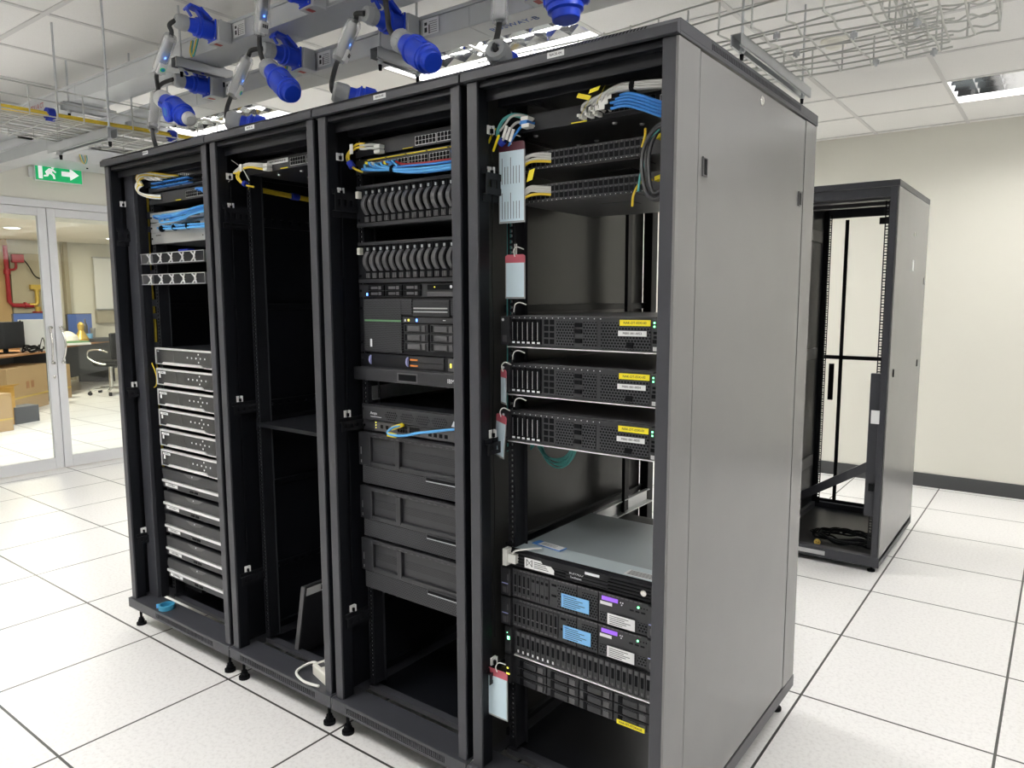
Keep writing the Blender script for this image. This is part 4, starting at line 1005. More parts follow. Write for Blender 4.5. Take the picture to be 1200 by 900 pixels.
for c in range(2):
    for r_ in range(3):
        a = .208+c*.110; b_ = .014+r_*.0275
        d = MB().box(a, a+.102, -.008, 0, b_, b_+.024).build('disk_drive', 'char', t, .001)
        MB().box(a+.020, a+.072, -.013, -.008, b_+.004, b_+.020).build('drive_cover', 'grey', d, .003)
        MB().box(a+.078, a+.092, -.0115, -.008, b_+.003, b_+.021).build('drive_latch', 'silver' if False else 'grey', d, .001)
        MB().box(a+.004, a+.012, -.0085, -.008, b_+.002, b_+.022).build('drive_vent', 'dark', d)
bx(t, 'badge', 'led_w', .059, .067, .019, .044, -.011, -.010)
t = unit('rack_server', 'flat black server with orange latches below the tall one in the third rack', 'server', 2, 1.238, .0425, .6, 'black', 'black')
for a in (.050, .216): MB().prism([(-.004, .008), (-.010, .015), (-.012, .022), (-.010, .032), (-.004, .038)], 0, a, a+.006).build('curved_trim', 'lav', t)
for b_ in (.006, .024):
    d = bx(t, 'disk_drive', 'char', .228, .368, b_, b_+.016, -.004, 0, .001)
    MB().box(.230, .262, -.0055, -.004, b_+.004, b_+.009).build('drive_latch', 'orange', d)
bx(t, 'status_panel', 'grey', .384, .430, .003, .040, -.003, 0, .001)
MB().box(.392, .398, -.004, -.003, .014, .026).build('status_light', 'led_y', t); MB().lathe((.415, -.003, .018), (0, -1, 0), [(0, .006), (.0012, .006)], 14).build('power_button', 'led_w', t)
t = unit('console_drawer', 'dark rack console drawer with a recessed pull and white logo at its right end', 'console drawer', 2, 1.194, .0437, .45, 'char', 'char')
bx(t, 'drawer_front', 'char', -.012, W19+.004, .001, .0425, -.022, -.0005, .003)
MB().box(.196, .272, -.0235, -.022, .010, .030).build('pull_recess', 'dark', t, .002); MB().box(.190, .278, -.0230, -.022, .006, .034).build('pull_rim', 'grey', t, .001)
text_part('IBM', .018, 'led_w', t, (.398, -.0232, .020), sx=1.0)
t = unit('network_appliance', 'dark appliance with four long vent windows and a blue cord, in the third rack', 'network appliance', 2, 1.027, .0865, .45, 'char', 'black')
bx(t, 'bezel', 'char', .022, .462, .040, .085, -.014, 0, .002)
def pill(x0, x1, z0, z1, y0, y1):
    h = (z1-z0)/2; zc = (z0+z1)/2
    return [(x0+h*.8, z0), (x0, zc), (x0+h*.8, z1), (x1-h*.8, z1), (x1, zc), (x1-h*.8, z0)]
for a, b_ in ((.122, .180), (.190, .250), (.257, .318), (.325, .388)):
    v = MB().prism(pill(a, b_, .046, .075, 0, 0), 1, -.0148, -.014).build('vent_window', 'hexmesh', t)
text_part('Avaya', .0130, 'led_w', t, (.055, -.0146, .062))
bx(t, 'logo_line', 'led_w', .056, .106, .050, .0515, -.0146, -.014)
MB().prism([(.404, .052), (.414, .070), (.424, .052)], 1, -.0148, -.014).build('warning_mark', 'led_w', t)
bx(t, 'port_field', 'grey', .060, .425, .003, .036, -.003, 0, .001)
for a in (.165, .218): ports(t, a, 4, .008, 2, .0098)
for k in range(2): ports(t, .088+k*.024, 1, .012, 1, .012, .012)
for k in range(4): bx(t, 'sfp_port', 'dark', .300+k*.022, .313+k*.022, .010, .022, -.0035, -.003)
MB().box(.066, .070, -.0036, -.003, .028, .032).box(.066, .070, -.0036, -.003, .020, .023).box(.066, .070, -.0036, -.003, .012, .014).build('status_light', 'led_y', t)
def blank4(lab, z):
    t = unit('server_cover', lab, 'server', 2, z, .172, .12, 'char', 'black', group='black four-unit server covers with perforated lower halves')
    f = MB(); y0, y1 = -.016, -.002
    f.box(-.004, .052, y0, y1, .062, .172).box(.052, .470, y0, y1, .158, .172).box(.166, .186, y0-.002, y1, .070, .160)\
        .box(.430, .470, y0, y1, .062, .158).box(.052, .430, y0, y1, .062, .078)
    f.build('bezel_frame', 'char', t, .002)
    MB().box(.052, .430, -.006, -.002, .078, .158).build('recess_panel', 'char', t)
    MB().box(.060, .162, -.0065, -.006, .105, .130).box(.190, .428, -.0065, -.006, .105, .130).build('grille_band', 'meshfine', t)
    MB().box(.012, .470, -.016, -.002, .004, .062).build('perforated_panel', 'mesh', t, .002)
    m = MB()
    for k in range(14): m.box(.070+k*.026, .082+k*.026, -.0166, -.016, .1615, .1635)
    m.build('top_slots', 'grey', t)
    MB().box(.298, .440, -.020, -.016, .048, .066).build('handle_recess', 'char', t, .002); MB().box(.304, .436, -.0205, -.020, .052, .062).build('handle_slot', 'dark', t)
    MB().box(.304, .436, -.022, -.020, .050, .053).build('handle_glint', 'plug_grey', t)  # pale strip paints the highlight along the handle
    MB().box(.006, .010, -.0166, -.016, .098, .122).box(.006, .010, -.0166, -.016, .070, .080).build('side_mark', 'silver', t)
    return t
blank4('black four-unit bezel with two recessed windows, topmost of the stack of three', .850)
blank4('black four-unit bezel with two recessed windows, middle of the stack of three', .670)
blank4('black four-unit bezel with two recessed windows, lowest of the stack of three', .492)
t = thing('server_rail_kit', 'bare metal rails and rear connector panel in the gap below the console drawer', 'rail kit', (L19(2), YE+.02, 1.125))
MB().box(.02, .024, 0, .55, 0, .045).box(.024, .034, 0, .55, 0, .002).build('inner_rail', 'silver', t); MB().box(.458, .462, 0, .55, 0, .045).build('inner_rail', 'silver', t)
MB().box(.03, .45, .45, .455, 0, .06).build('connector_panel', 'char', t)
for k in range(3):
    tag(bx(t, 'connector', 'grey', .20+.07*k, .25+.07*k, .01, .045, .44, .45), None)

# ---------------- rack 2
t = unit('network_switch', 'black 24-port switch with a white name strip near the top of the second rack', 'network switch', 1, 1.902, .0437, .28, 'char', 'char')
ports(t, .272, 6, .008, 2); ports(t, .360, 6, .008, 2); label_(t, 'paper', .140, .258, .022, .037, 'MGMT-SW-DC-RACK 02', .0085, y=-.0006); bx(t, 'trim_line', 'tapeyel', .215, .255, .002, .005)
for x, y in ((.12, .06), (.25, .06), (.16, .16), (.26, .18), (.36, .10)): MB().lathe((x, y, .0005), (0, 0, -1), [(0, .007), (.004, .005)], 12).build('rubber_foot', 'silver', t)
t = thing('rack_shelf', 'black sheet metal shelf halfway up the second rack', 'shelf', (L19(1), YE-.003, .975))
MB().box(.01, .472, 0, .70, .012, .014).box(.01, .472, 0, .002, 0, .014).box(0, .012, 0, .002, -.015, .03).box(.470, .4826, 0, .002, -.015, .03).build('shelf_plate', 'black', t, .0008)
MB().box(.008, .010, 0, .70, 0, .03).box(.472, .474, 0, .70, 0, .03).build('shelf_side', 'black', t, .0008)
t = thing('document_bundle', 'small bundle of papers in a plastic bag on the black shelf', 'bundle', (1.215, .20, .990), (0, 0, .4))
MB().obox((0, 0, 0), (.13, 0, .004), (0, .09, 0), (0, .0, .008)).build('papers', 'paper', t, .003)
MB().obox((-.02, .02, .009), (.12, .01, .016), (0, .07, 0), (0, 0, .006)).build('plastic_bag', 'cab_white', t, .003)
MB().obox((.04, .02, .016), (.06, .01, .008), (0, .05, 0), (0, 0, .005)).build('teal_card', 'cab_teal', t, .001)
t = thing('flat_monitor', 'dark flat monitor standing on edge in the bottom of the second rack', 'monitor', (1.022, .150, .0945), (0, 0, 0))
th = math.radians(11); ux = Vector((-.0, 1, 0)).normalized(); dz = Vector((.066, -.004, .292))
MB().obox((0, 0, 0), ux*.42, (-.020, 0, 0), dz).build('screen_back', 'char', t, .004)
MB().obox((.003, -.005, 0), (0, .005, 0), (-.022, 0, 0), dz).build('edge_trim', 'grey', t, .001)
MB().obox(Vector((.0006, .008, 0))+dz*.86, ux*.10, (-.001, 0, 0), dz*.11).build('paper_label', 'paper', t)
MB().obox(Vector((.0014, .075, 0))+dz*.88, ux*.03, (-.001, 0, 0), dz*.07).build('label_block', 'ink', t)
t = thing('extension_socket', 'cream extension socket box with white cord on the floor of the second rack', 'socket', (1.225, .060, .1245), (0, 0, -.25))
MB().box(0, .14, 0, .055, 0, .042).build('socket_box', 'cream', t, .005)
MB().box(.02, .05, .012, .035, .042, .0425).box(.08, .11, .012, .035, .042, .0425).build('socket_face', 'grey', t)
MB().tube([(0, .03, .02), (-.035, .02, .025), (-.052, -.015, .012), (-.04, -.042, .006), (.0, -.050, .006), (.05, -.045, .006), (.10, -.02, .005)], .0048, 8).build('white_cord', 'cab_white', t)
for k in range(3):
    pts = [(.86, .05+.2, 1.845+.006*k), (.835, .14, 1.84+.006*k), (.84, .30, 1.835+.006*k), (.845, .65, 1.82+.006*k), (.85, .98, 1.81+.006*k)]
    pts = [(.842, .14+.21*j, 1.858-.012*j+.006*k) for j in range(5)]
    tag(MB().tube(pts, .004, 6).build('fibre_cable', 'cab_yellow'), 'yellow fibre cable running back along the inner side of the second rack', 'cable', 'yellow cables inside the second rack')
tag(MB().lathe((.842, .33, 1.853), (0, 1, -.05), [(0, .013), (.035, .013)], 12).build('hook_tape', 'velcro'), 'blue hook tape round the yellow cables inside the second rack', 'tape')

# ---------------- rack 1
t = unit('patch_bay', 'blue-labelled patch panel topmost in the first rack', 'patch panel', 0, 1.900, .0437, .10, 'char', 'black')
for c in range(4):
    ports(t, .075+c*.098, 6, .010, 2, .0105)
    m = MB()
    for k in range(7): m.box(.076+c*.098+k*.0125, .085+c*.098+k*.0125, -.028, -.003, .010, .015); m.box(.076+c*.098+k*.0125, .085+c*.098+k*.0125, -.028, -.003, .026, .031)
    m.build('plug_row', 'cab_blue' if c < 3 else 'dark', t)
t = unit('network_switch', 'black switch just below the blue patch panel in the first rack', 'network switch', 0, 1.850, .0437, .25, 'char', 'char')
ports(t, .295, 6, .008, 2); ports(t, .380, 5, .008, 2); bx(t, 'trim_line', 'tapeyel', .215, .255, .002, .005)
def white_switch(lab, z, h=.040):
    t = unit('network_switch', lab, 'network switch', 0, z, h, .28, 'silver', 'silver', group='pale switches behind blue cords')
    ports(t, .080, 12, .008, 2, .0098, .009, frame='cream'); ports(t, .250, 12, .008, 2, .0098, .009, frame='cream'); return t
white_switch('pale metal switch hidden behind the upper bundle of blue cords in the first rack', 1.776)
white_switch('pale metal switch hidden behind the lower bundle of blue cords in the first rack', 1.733)
t = unit('blank_unit', 'plain pale metal box below the two corded switches in the first rack', 'appliance', 0, 1.686, .046, .28, 'silver', 'silver')
MB().lathe((.40, 0, .02), (0, -1, 0), [(0, .003), (.001, .003)], 10).box(.04, .08, -.0005, 0, .034, .037).build('small_mark', 'ink', t)
def organizer(lab, z):
    t = thing('cable_organiser', lab, 'cable organiser', (L19(0), YE-.004, z), group='cable organisers with angled fingers')
    MB().box(0, W19, 0, .003, .0, .0437).build('back_plate', 'black', t)
    MB().box(-.006, W19, -.05, -.047, .0, .0035).box(-.006, W19, -.05, -.047, .0405, .0437).box(0, .003, -.05, 0, 0, .0437).box(W19-.003, W19, -.05, 0, 0, .0437).build('face_rail', 'silver', t, .0008)
    for k in range(5):
        a = .04+k*.085
        q = MB(); q.obox((a, -.048, .003), (.008, 0, 0), (0, .004, 0), (.028, 0, .019)); q.obox((a, -.048, .040), (.008, 0, 0), (0, .004, 0), (.028, 0, -.019))
        q.obox((a+.030, -.048, .003), (.008, 0, 0), (0, .004, 0), (-.010, 0, .019)); q.obox((a+.030, -.048, .040), (.008, 0, 0), (0, .004, 0), (-.010, 0, -.019)); q.build('finger', 'bright', t, .001)
    return t
organizer('silver-fingered cable organiser, upper of the two in the first rack', 1.600); organizer('silver-fingered cable organiser, lower of the two in the first rack', 1.515)
def recorder(i, z, lab):
    t = thing('video_recorder', lab, 'video recorder', (L19(0)+.016, YE-.02, z), group='recorders with silver edges')
    w_ = .450; h = .0705
    MB().box(0, w_, .006, .38, .002, h-.001).build('housing', 'black', t, .001)
    MB().box(.003, w_-.003, -.002, .006, .004, h-.004).build('front_panel', 'gloss', t, .001)
    f = MB(); f.box(0, w_, -.006, .008, h-.0075, h).box(0, .003, -.006, .008, 0, h-.0075).box(w_-.003, w_, -.006, .008, 0, h-.0075)
    f.box(0, .06, -.006, .008, 0, .003).box(.375, w_, -.006, .008, -.002, .002); f.prism([(.055, .0), (.065, .011), (.350, .011), (.375, .0)], 1, -.008, .008)
    f.build('silver_edge', 'bright', t, .0006)
    m = MB()
    for k in range(5): m.lathe((.252+k*.0325, -.002, .037), (0, -1, 0), [(0, .0038), (.0012, .0038)], 10)
    for b_ in (.053, .021): m.lathe((.252+3*.0325-.014, -.002, b_), (0, -1, 0), [(0, .0035), (.0012, .0035)], 10)
    m.build('button', 'led_w', t)
    if i: label_(t, 'paper', .012, .072, .048, .058, 'CCTV NVR-%d' % i, .007, y=-.0025); label_(t, 'paper', .018, .030, .030, .046, None, y=-.0025)
    else: text_part('HDR', .006, 'led_w', t, (.014, -.0025, .055))
    return t
ordn = ['topmost', 'second from the top', 'third from the top', 'fourth from the top', 'fifth from the top', 'lowest']
for i in range(6): recorder(i, 1.180-.0885*i, 'black recorder with silver edge and button cross, %s of the six' % ordn[i])
def old_recorder(i, z, lab):
    t = thing('video_recorder', lab, 'video recorder', (L19(0)+.016, YE-.02, z), group='charcoal recorders with a silver band')
    w_ = .450
    MB().box(0, w_, .006, .40, .0, .086).build('housing', 'black', t, .001)
    MB().box(0, w_, -.004, .008, .043, .088).build('front_panel', 'char', t, .003)
    MB().prism([(.175, .0885), (.205, .074), (.245, .070), (.285, .074), (.315, .0885)], 1, -.0065, -.003).build('front_tongue', 'grey', t, .001)
    MB().lathe((.245, -.0065, .081), (0, -1, 0), [(0, .003), (.001, .003)], 10).build('logo_mark', 'led_w', t)
    MB().box(0, w_, -.009, .008, .029, .040).build('silver_band', 'bright', t, .001)
    MB().box(0, w_, -.002, .008, .003, .029).build('lower_panel', 'char', t, .001)
    label_(t, 'paper', .016, .118, .010, .024, 'CCTV DVR-%d' % (i+1), .010, y=-.0025)
    MB().box(.215, .240, -.004, -.002, .010, .018).box(.250, .275, -.004, -.002, .010, .018).build('usb_port', 'dark', t)
    return t
o5 = ['topmost', 'second from the top', 'middle one', 'fourth from the top', 'lowest']
for i in range(5): old_recorder(i, .636-.1018*i, 'charcoal recorder with silver band and tongue, %s of the five' % o5[i])
t = thing('socket_strip', 'black strip with small white marks below the lowest recorder in the first rack', 'strip', (L19(0)+.05, YE+.03, .175))
MB().box(0, .14, 0, .04, 0, .045).build('strip_body', 'dark', t, .002); m = MB()
for k in range(7): m.box(.008+k*.018, .016+k*.018, -.001, 0, .028, .034)
m.build('white_marks', 'led_w', t)
t = thing('tape_roll', 'small roll of blue tape lying on the base of the first rack', 'tape roll', (.262, .040, .125))
MB().lathe((0, 0, 0), (0, 0, 1), [(0, .026), (0, .033), (.020, .033), (.020, .026), (.002, .026)], 22).build('roll', 'cyan', t); MB().obox((-.030, -.012, 0), (-.012, -.012, 0), (.002, -.002, 0), (0, 0, .018)).build('loose_end', 'cab_lblue', t)
# ================================================================= CABLES IN THE RACKS
def cable(m, pts, r, lab, grp=None, name='patch_cable', cat='cable'):
    return tag(MB().tube(pts, r, 8).build(name, m), lab, cat, grp)
rnd = random.Random(11)
J = lambda a: (rnd.random()-.5)*2*a
# rack 4: grey bundle with yellow tags
for k in range(9):
    o = (k % 3-1)*.006; q = (k//3-1)*.006; x0 = 2.305+.009*k
    cable('cab_grey', [(x0, YE-.002, 1.905+.012*(k % 2)), (x0+.005, .10, 1.908+.01*(k % 2)), (x0+.022+J(.003), .088+o, 1.928+q), (2.395+.004*k, .09+o, 1.944+q), (2.447, .09+o, 1.943+q), (2.50, .09+o, 1.939+q), (2.548, .092+o, 1.930+q), (2.560, .12, 1.915+q)],
          .0034, 'grey patch cord arching to the right at the top of the last rack', 'grey cords of the top switch')
for k in range(6):
    t = thing('cable_plug', 'pale plug boot of the grey bundle in the last rack, '+['first', 'second', 'third', 'fourth', 'fifth', 'last'][k]+' along the row', 'plug', (2.305+.011*k, .118, 1.898+.012*(k % 2)), group='pale plugs of the grey bundle')
    MB().box(-.005, .005, -.022, .002, -.005, .005).obox((-.003, -.034, -.004), (.006, 0, 0), (0, .014, .002), (0, 0, .007)).build('plug_body', 'cab_white', t, .001)
for p, d, L in (((2.308, .072, 1.936), (.036, 0, -.012), 'flat one sticking out'), ((2.350, .068, 1.928), (-.026, -.004, -.040), 'long one hanging down'), ((2.382, .072, 1.942), (-.018, 0, -.030), 'short slanting one'), ((2.340, .074, 1.940), (.028, 0, .004), 'small one on top')):
    tag(MB().obox(p, d, (0, .001, 0), (.006, 0, .010)).build('cable_tag', 'tapeyel', bevel=.0004), 'yellow wrap tag on the grey cords of the last rack, '+L, 'tag', 'yellow wrap tags of the top switch')
tag(MB().tube([(2.447, .09, 1.943), (2.458, .09, 1.942)], .0135, 14).build('hook_tape', 'dark'), 'black hook tape binding the grey bundle', 'tape')
for k in range(5):
    z = 1.929-.010*(k//1)*.75; x = 2.405-.006*(k % 3)
    cable('cab_blue', [(x, .098-.004*k, z), (2.44, .088-.003*k, z-.001), (2.475, .085, z-.012), (2.515, .088, z-.030), (2.55, .10, z-.045)], .0036, 'blue patch cord on the right of the grey bundle in the last rack', 'blue cords of the top switch')
for k in range(3):
    t = thing('cable_plug', 'black plug with white name flag on the blue cords of the last rack, '+['top', 'middle', 'bottom'][k]+' one', 'plug', (2.392-.009*k, .094, 1.929-.011*k))
    MB().box(.0, .022, -.006, .006, -.005, .005).build('plug_body', 'dark', t, .001); MB().box(-.022, .004, -.0075, -.0065, -.005, .006).build('name_flag', 'cab_white', t)
# black loops
for k in range(4):
    cx = 2.534+.002*k; rx = (.046, .034, .025, .040)[k]; pts = []
    for j in range(17):
        a = math.pi*.45+j/16*math.pi*1.45
        pts.append((cx+rx*math.cos(a)+.0015*math.sin(j), .070-.008*k+.01*math.sin(a), 1.765-(.004, .0, .006, .010)[k]+(.086, .080, .072, .080)[k]*math.sin(a)))
    cable('cable_black', pts, .0046, ['outermost', 'middle', 'innermost', 'lowest'][k]+' thick black cord looping beside the dense port rows', 'black loops of the last rack', 'looped_cable')
for pts, m in (([(2.480, .10, 1.845), (2.487, .085, 1.825), (2.482, .08, 1.800)], 'cab_yellow'), ([(2.500, .062, 1.80), (2.515, .058, 1.815), (2.535, .06, 1.83)], 'cab_teal'), ([(2.480, .07, 1.70), (2.487, .065, 1.735), (2.497, .07, 1.77)], 'cab_teal'),
               ([(2.470, .06, 1.665), (2.473, .062, 1.695), (2.482, .08, 1.722), (2.50, .10, 1.728)], 'cab_yellow')):
    cable(m, pts, .003, ('yellow' if m == 'cab_yellow' else 'pale teal')+' fibre end beside the black loops in the last rack', 'loose fibre ends of the last rack')
for k, (x, z) in enumerate(((2.515, 1.815), (2.535, 1.822), (2.512, 1.722), (2.532, 1.716))):
    tag(MB().obox((x, .085, z), (.020, 0, .005), (0, .02, 0), (0, 0, .010)).build('cable_tag', 'tapeyel' if k != 3 else 'cab_white', bevel=.001), ['upper yellow wrap tag beside the black loops', 'higher yellow wrap tag hidden by the black loops', 'lower yellow wrap tag beside the black loops', 'white wrap tag behind the foot of the black loops'][k], 'tag', 'wrap tags behind the black loops')
# rack 4 left fan
for k, (m, pts) in enumerate([
    ('cab_grey', [(2.148, YE-.002, 1.918), (2.120, .098, 1.928), (2.098, .088, 1.924), (2.085, .08, 1.905), (2.072, .075, 1.890)]),
    ('cab_grey', [(2.150, YE-.002, 1.900), (2.122, .098, 1.910), (2.108, .086, 1.902), (2.092, .078, 1.878), (2.08, .072, 1.862)]),
    ('cab_teal', [(2.135, .11, 1.925), (2.105, .095, 1.932), (2.078, .085, 1.922), (2.062, .08, 1.898), (2.058, .08, 1.880)]),
    ('cab_teal', [(2.128, .11, 1.920), (2.098, .09, 1.928), (2.072, .085, 1.914), (2.062, .082, 1.885), (2.065, .09, 1.868)]),
    ('cab_blue', [(2.150, YE-.002, 1.908), (2.128, .10, 1.900), (2.112, .09, 1.880), (2.095, .09, 1.862), (2.08, .10, 1.85)])]):
    cable(m, pts, .0034, {'cab_grey': 'grey', 'cab_teal': 'pale teal', 'cab_blue': 'blue'}[m]+' cord fanning out at the upper left of the last rack', 'cords fanning out at the upper left of the last rack')
for k, (x, z, m) in enumerate([(2.140, 1.917, 'cab_white'), (2.142, 1.899, 'cab_white'), (2.136, 1.908, 'cab_blue')]):
    tag(MB().box(x-.016, x+.008, .095, .119, z-.005, z+.005).build('cable_plug', m, bevel=.001), ['upper white', 'lower white', 'blue'][k]+' plug boot in the left ports of the last rack', 'plug')
for k in range(3):
    p = (2.079+.011*k, .072, 1.872-.006*k)
    tag(MB().obox(p, (.008, 0, -.003), (0, .003, 0), (.013, 0, .030)).build('name_flag', 'cab_white', bevel=.001), ['outer', 'middle', 'inner'][k]+' white name flag on a cord at the upper left of the last rack', 'flag', 'white name flags of the left cords')
for p, v, wd in (((2.030, .072, 1.864), (.024, 0, .036), 'outer'), ((2.050, .068, 1.840), (.020, 0, .040), 'inner')):
    tag(MB().obox(p, (.008, 0, -.002), (0, .001, 0), v).build('cable_tag', 'tapeyel', bevel=.0004), wd+' yellow wrap tag dangling at the upper left of the last rack', 'tag', 'yellow dangling tags of the last rack')
tag(MB().tube([(2.070, .078, 1.858), (2.082, .078, 1.866)], .010, 12).build('hook_tape', 'velcro'), 'blue hook tape above the long paper tag in the last rack', 'tape')
for zz in (1.812, 1.729):
    for k in range(4):
        z = zz+.006*(k % 2)+(-.008 if k > 1 else .004)
        cable('cab_grey' if k != 2 else 'cab_yellow', [(2.205, .118, z), (2.18, .105, z+.002), (2.155, .098, z+.003+J(.003)), (2.125, .11, z-.004), (2.10, .135, z-.012)], .0036,
              ('grey' if k != 2 else 'yellow')+' cord in the left ports of the '+('upper' if zz > 1.8 else 'lower')+' dense switch of the last rack', 'cords in the left ports of the dense switches')
tag(MB().obox((2.150, .086, 1.754), (.018, 0, .004), (0, .001, 0), (.008, 0, .028)).build('cable_tag', 'tapeyel'), 'bent yellow tag between the two dense switches', 'tag')
for k in range(3):
    cable('cab_teal', [(2.040+.005*k, .150, 1.88), (2.040+.005*k, .150, 1.65), (2.038+.005*k, .150, 1.45), (2.036+.004*k, .152, 1.25), (2.034+.004*k, .152, 1.02)], .0026, 'teal fibre running down the left rail of the last rack', 'teal fibres down the left rail')
for k in range(7):
    pts = [(2.025, .28, 1.02-.003*k)]+[(2.105+.062*math.cos(a)+.002*k, .285+.006*(k % 3), 1.035+(.052+.0042*k)*math.sin(a)) for a in [math.pi+math.pi*j/10 for j in range(11)]]
    cable('cab_teal', pts, .0024, 'teal fibre coiled under the lowest yellow-labelled server', 'teal coil in the last rack')
# paper tags in rack 4
def hang_tag(lab, x, y, z1, w_, h, head, rz=0., tilt=0., papers=1, strap=True, body='bluepaper'):
    t = thing('hanging_tag', lab, 'tag', (x, y, z1), (0, tilt, rz))
    MB().box(-w_/2-.003, w_/2+.003, 0, .001, -h-.003, -.020).build('clear_sleeve', 'sleeve', t)
    MB().prism([(-w_/2-.003, -.022), (-w_/2-.003, -.004), (-w_/2+.004, .0), (w_/2-.004, .0), (w_/2+.003, -.004), (w_/2+.003, -.022)], 1, -.0006, .0016).build('tag_head', head, t, .0004)
    for k in range(papers):
        a = -.022-(h-.024)*k/papers; b_ = -.022-(h-.024)*(k+1)/papers
        p = MB().box(-w_/2, w_/2, -.0009, -.0004, b_, a).build('paper_slip', body, t)
        if papers > 1:
            m = MB()
            for j in range(7):
                xx = -w_/2+.008+j*(w_-.014)/7; m.box(xx, xx+.0016, -.0012, -.0009, b_+.006, b_+.006+(a-b_)*(.75 if j in (0, 3) else .5))
            m.build('printed_text', 'ink', p)
    if strap: MB().tube([(0, -.001, -.006), (-.002, -.004, .010), (.003, .004, .020), (.018, .016, .014)], .0016, 6).build('tie_string', 'cab_white', t)
    return t
hang_tag('long clear tag with two printed slips hanging in the last rack below the fanned cords', 2.096, .094, 1.862, .080, .205, 'maroon', 0, 0, 2)
hang_tag('pale tag with pink head hanging against the left rail above the first yellow-labelled server', 2.096, .108, 1.572, .056, .115, 'pink', .1, 0)
hang_tag('narrow pale tag turned edge-on between the first two yellow-labelled servers', 2.070, .088, 1.262, .036, .092, 'pink', -.55, 0)
hang_tag('slanting pale tag beside the lowest yellow-labelled server', 2.066, .084, 1.137, .046, .118, 'pink', -.35, .12)
hang_tag('pale tag with reddish head hanging from the lowest bracket of the last rack', 2.077, .045, .417, .066, .140, 'pink', .0, 0)
for k, (x, z) in enumerate(((2.09, 1.418), (2.085, 1.288), (2.09, 1.158))):
    cable('cab_white', [(x-.004, .115, z), (x+.008, .105, z+.020), (x+.020, .11, z+.026), (x+.038, .115, z+.020)], .0016, 'white tie string above the %s yellow-labelled server' % ['first', 'second', 'third'][k], None, 'tie_string', 'string')
for k in range(2): cable('cab_white', [(2.094+.004*k, .112, 1.572), (2.092+.006*k, .112, 1.600)], .0014, 'white string holding the pale pink-headed tag', 'strings of the pink tag', 'tie_string', 'string')
# dangling cord at the back of rack 4
cable('rubber', [(2.10, 1.00, .90), (2.14, .98, .70), (2.13, .99, .45), (2.20, .95, .25)], .005, 'thin black cord hanging at the rear of the last rack', None, 'power_cable', 'cord')

# rack 3
def small_loop(pts, m, r, lab, grp): return cable(m, pts, r, lab, grp)
for k in range(2):
    d = .010*k
    cable('cab_grey', [(1.585, YE-.002, 1.918-d), (1.560, .095, 1.922-d), (1.535, .09, 1.922-d), (1.518, .088, 1.924-d)], .0042, 'grey cord end in the left ports of the third rack', 'grey cord ends of the third rack')
    cable('cab_yellow', [(1.535, .09, 1.928-d), (1.500, .088, 1.928-d), (1.472+d*.5, .085, 1.912-d*.5), (1.458+d, .084, 1.893), (1.468+d, .086, 1.872), (1.490, .09, 1.856), (1.512, .10, 1.846)], .0034, 'yellow cord curling beside the switch in the third rack', 'yellow cords of the third rack')
    tag(MB().box(1.566, 1.592, .098, .119, 1.911-d*1.6, 1.921-d*1.6).build('cable_plug', 'cab_white', bevel=.001), '%s grey plug boot of the third rack' % ['upper', 'lower'][k], 'plug')
tag(MB().tube([(1.470, .086, 1.878), (1.482, .086, 1.862)], .011, 12).build('hook_tape', 'velcro'), 'blue hook tape on the yellow cords of the third rack', 'tape')
tag(MB().box(1.480, 1.494, .078, .080, 1.900, 1.930).build('name_flag', 'cab_white'), 'white name flag on the yellow cords of the third rack', 'flag')
for k in range(12):
    a = rnd.random()*6.28; rr = .012*math.sqrt(rnd.random())
    o, q = rr*math.cos(a), rr*math.sin(a); x0 = 1.515+.012*k
    cable('cab_lblue' if k % 3 else 'cab_blue', [(x0, YE-.002, 1.858+.010*(k % 2)), (x0+.004, .092, 1.853+.010*(k % 2)), (x0+.035, .085+o, 1.848+q*.6), (1.665, .084+o*.6, 1.836+q*.6), (1.74, .084+o, 1.827+q), (1.82, .085+o, 1.823+q), (1.90, .088+o, 1.823+q), (1.955, .10+o, 1.825+q)],
          .0036, 'blue patch cord of the bundle across the third rack', 'blue cord bundle of the third rack')
tag(MB().tube([(1.660, .084, 1.836), (1.667, .084, 1.835)], .0135, 14).build('hook_tape', 'dark'), 'black tie round the blue bundle of the third rack', 'tape')
cable('cab_red', [(1.66, .10, 1.862), (1.70, .09, 1.848), (1.78, .09, 1.843), (1.88, .092, 1.842), (1.95, .10, 1.842)], .0034, 'red patch cord lying above the blue bundle in the third rack', None)
for k in range(6):
    x = 1.525+.013*k; m = ['tapeyel', 'cab_lblue', 'cab_white', 'cab_red', 'tapeyel', 'cab_red'][k]
    tag(MB().obox((x+.03*(k > 2), .098, 1.868-.002*k), (.012, 0, -.004), (0, .022, 0), (0, 0, .009)).build('cable_plug', m, bevel=.001), {'tapeyel': 'yellow', 'cab_lblue': 'light blue', 'cab_white': 'white', 'cab_red': 'red'}[m]+' plug boot, '+['first', 'second', 'third', 'fourth', 'fifth', 'last'][k]+' at the start of the blue bundle', 'plug', 'plug boots of the blue bundle')
for pts in ([(1.872, YE-.002, 1.918), (1.885, .10, 1.912), (1.90, .09, 1.900), (1.94, .09, 1.893)], [(1.88, YE-.002, 1.910), (1.89, .10, 1.900), (1.905, .095, 1.892), (1.94, .10, 1.885)], [(1.90, .118, 1.880), (1.888, .098, 1.870), (1.893, .092, 1.856), (1.91, .095, 1.846), (1.95, .10, 1.843)]):
    cable('cab_blue', pts, .0042, 'blue cord in the right ports of the third rack', 'blue cords at the right ports of the third rack')
